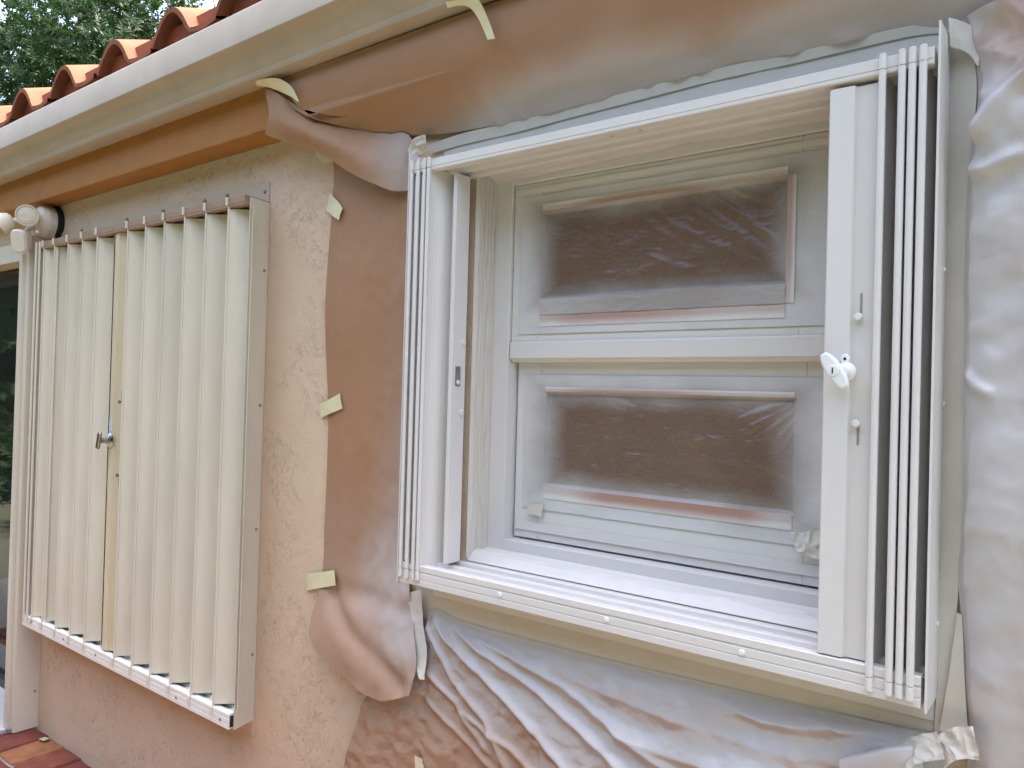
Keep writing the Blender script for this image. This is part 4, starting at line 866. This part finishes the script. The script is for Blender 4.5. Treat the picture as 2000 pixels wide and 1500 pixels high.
strip(-1.14, -.508, 1.330, 1.361, .1113, 'redtape', 'orange red tape along the bottom of the lower pane', lambda X, Z: np.clip(.66 - .46 * smoothstep(-1.08, -.95, X) * (1 - smoothstep(-.62, -.53, X)) + .5 * smoothstep(1.350, 1.331, Z), 0, 1), .0006, 8, 'masking_tape', 'tape')
strip(-1.14, -.508, 1.6055, 1.617, .1113, 'redtape', 'thin red tape along the top of the lower pane', across(fade(-1.12, -1.0, -.85, -.6, .62), 1.609, 1.6165), .0006, 9, 'masking_tape', 'tape')
tape([(-1.1854,0.1070,1.3095),(-1.1592,0.1070,1.3138),(-1.1333,0.1070,1.3166)], [(-1.1797,0.1050,1.2851),(-1.1584,0.1050,1.2850),(-1.1388,0.1050,1.2821)], 'small square of painted tape at the lower left corner of the lower film', 'painted_tape', 16, 8, .001, 20, 17)
tape([(-0.5042,0.1060,1.3269),(-0.4765,0.1060,1.3306),(-0.4438,0.1060,1.3535)], [(-0.4912,0.1000,1.2918),(-0.4686,0.1000,1.2847),(-0.4365,0.1000,1.2814)], 'crumpled painted tape at the lower right corner of the lower film', 'painted_tape', 60, 40, .009, 28, 18)

# ------------------------------------------------------------ trees and shrubs
def foliage(center, radii, nclump, leaves, ll, lw, seed, hole=.0):
    r = np.random.default_rng(seed); V = []; F = []
    n = 0
    while n < nclump:
        d = r.normal(size=3); d /= np.linalg.norm(d); rad = r.uniform(.25, 1) ** .45
        p = np.array(center) + d * rad * np.array(radii) * (1 + .28 * mn.noise(Vector(d * 2.3 + seed)))
        if mn.noise(Vector(p * .95 + seed * 3)) < hole: continue
        n += 1
        tip = d * .5 + r.normal(size=3) * .55 + np.array([0, 0, .35]); tip /= np.linalg.norm(tip)
        L = r.uniform(.10, .24)
        for k in range(leaves):
            b = p + tip * L * (k / leaves)
            e = r.normal(size=3); e -= e @ tip * tip; e /= np.linalg.norm(e)
            dr = e * .85 + tip * r.uniform(.2, .8) + np.array([0, 0, -.1]); dr /= np.linalg.norm(dr)
            sd_ = np.cross(dr, tip); sd_ /= np.linalg.norm(sd_) + 1e-9
            l_, w_ = ll * r.uniform(.7, 1.2), lw * r.uniform(.8, 1.2)
            i = len(V); up = np.cross(sd_, dr) * .004
            V += [b, b + dr * l_ * .45 + sd_ * w_ * .5 + up, b + dr * l_, b + dr * l_ * .45 - sd_ * w_ * .5 + up]; F.append((i, i+1, i+2, i+3))
    return MB().add([tuple(map(float, v)) for v in V], F)
def trunk(mb, a, b, r0, r1, seed, n=9):
    rr = random.Random(seed); a, b = Vector(a), Vector(b); prev = a; pr = r0
    for i in range(1, n+1):
        t = i/n; q_ = a.lerp(b, t) + Vector((rr.uniform(-1, 1), rr.uniform(-1, 1), 0)) * .05 * (b-a).length * (t if i < n else 0) * .5
        rr2 = r0 + (r1-r0)*t; mb.tube(prev, q_, pr, 9, rr2); prev, pr = q_, rr2
def tree(base, cc, radii, nclump, leaves, m, label, seed, ll=.085, lw=.022, hole=-.05):
    t = thing('tree', label, 'tree', base, 'trees behind the roof')
    tm = MB(); c = Vector(cc); trunk(tm, base, c, .16, .06, seed)
    rr = random.Random(seed)
    for k in range(14):
        s = Vector(base).lerp(c, rr.uniform(.55, 1)); e = c + Vector((rr.uniform(-1, 1)*radii[0], rr.uniform(-1, 1)*radii[1], rr.uniform(-.8, .9)*radii[2])) * .85
        trunk(tm, s, e, .045, .010, seed+k, 6)
    obj('trunk', tm, M['bark'], t)
    obj('crown', foliage(cc, radii, nclump, leaves, ll, lw, seed, hole), M[m], t)
tree((-10.0, 2.9, -.06), (-9.4, 2.9, 5.0), (1.5, 1.3, 1.25), 2300, 22, 'leaf', 'bushy tree with bright glossy leaves behind the tile roof', 11, hole=-.22)
tree((-12.6, 2.0, -.06), (-12.2, 2.2, 6.3), (2.0, 1.9, 2.4), 2600, 22, 'leafd', 'darker olive green tree with sky gaps at the upper left corner', 23, hole=-.12)
tree((-12.2, 6.4, -.06), (-11.6, 5.8, 7.6), (2.3, 2.0, 2.3), 2000, 22, 'leafd', 'open tree with bare limbs rising behind the bushy tree', 37, hole=-.10)
for i, (x, y, h_) in enumerate(((-9.5, -2.3, 1.2), (-11.4, -3.2, 1.4), (-8.8, -3.9, 1.0))):
    s = thing('shrub', ('rounded green garden shrub with red flowers by the patio', 'tall green garden shrub beyond the patio', 'low green garden shrub near the patio edge')[i], 'shrub', (x, y, -.06))
    obj('foliage', foliage((x, y, h_*.55), (.9, .9, h_*.6), 220, 18, .10, .04, 50+i, -1), M['leaf'], s)
    if i == 0:
        fm = MB()
        for k in range(24):
            d = Vector((random.gauss(0, 1), random.gauss(0, 1), abs(random.gauss(0, 1)))).normalized(); p = Vector((x, y, h_*.55)) + Vector((d.x*.9, d.y*.9, d.z*h_*.6))
            fm.lathe(p, d, [(.01, 0), (.06, .03), (.045, .05), (.01, .04)], 7)
        obj('flower', fm, M['redflower'], s)['kind'] = 'stuff'

hg = thing('sky_blocker_hedge', 'unseen tall greenery facing the house, added to block low sky light', 'sky_blocker_hedge', (-3, -5.5, -.06))  # added, unseen; sized to block low sky light, also reflected in door glass
hm = MB(); HZ = np.linspace(-.06, 5.0, 10)
path = [(-15.0, .2 - .5 * k) for k in range(12)] + [(-14.8 + .55 * k, -5.4) for k in range(49)]
n_ = len(path)
for off in (0, 2.0):
    hv_ = [(float(x - (off if k < 12 else 0) + .35 * mn.noise(Vector((x, y, z)))), float(y - (off if k >= 12 else 0) - .08 * z + .4 * mn.noise(Vector((x, y + 5, z)))), float(z)) for z in HZ for k, (x, y) in enumerate(path)]
    hm.add(hv_, [(j*n_+i, j*n_+i+1, (j+1)*n_+i+1, (j+1)*n_+i) for j in range(9) for i in range(n_-1)])
obj('core', hm, mat('sky_blocker_core', (.02, .035, .012), .9), hg)
hl = MB()
for k in range(10):
    f_ = foliage((-14.5 + 2.9 * k, -5.5, 2.6), (1.9, .8, 3.0), 300, 16, .17, .08, 80 + k, -1); hl.add(f_.v, f_.f)
for k in range(2):
    f_ = foliage((-15.0, -1.2 - 2.6 * k, 2.6), (.8, 1.9, 3.0), 300, 16, .17, .08, 95 + k, -1); hl.add(f_.v, f_.f)
obj('foliage', hl, M['leaf'], hg)
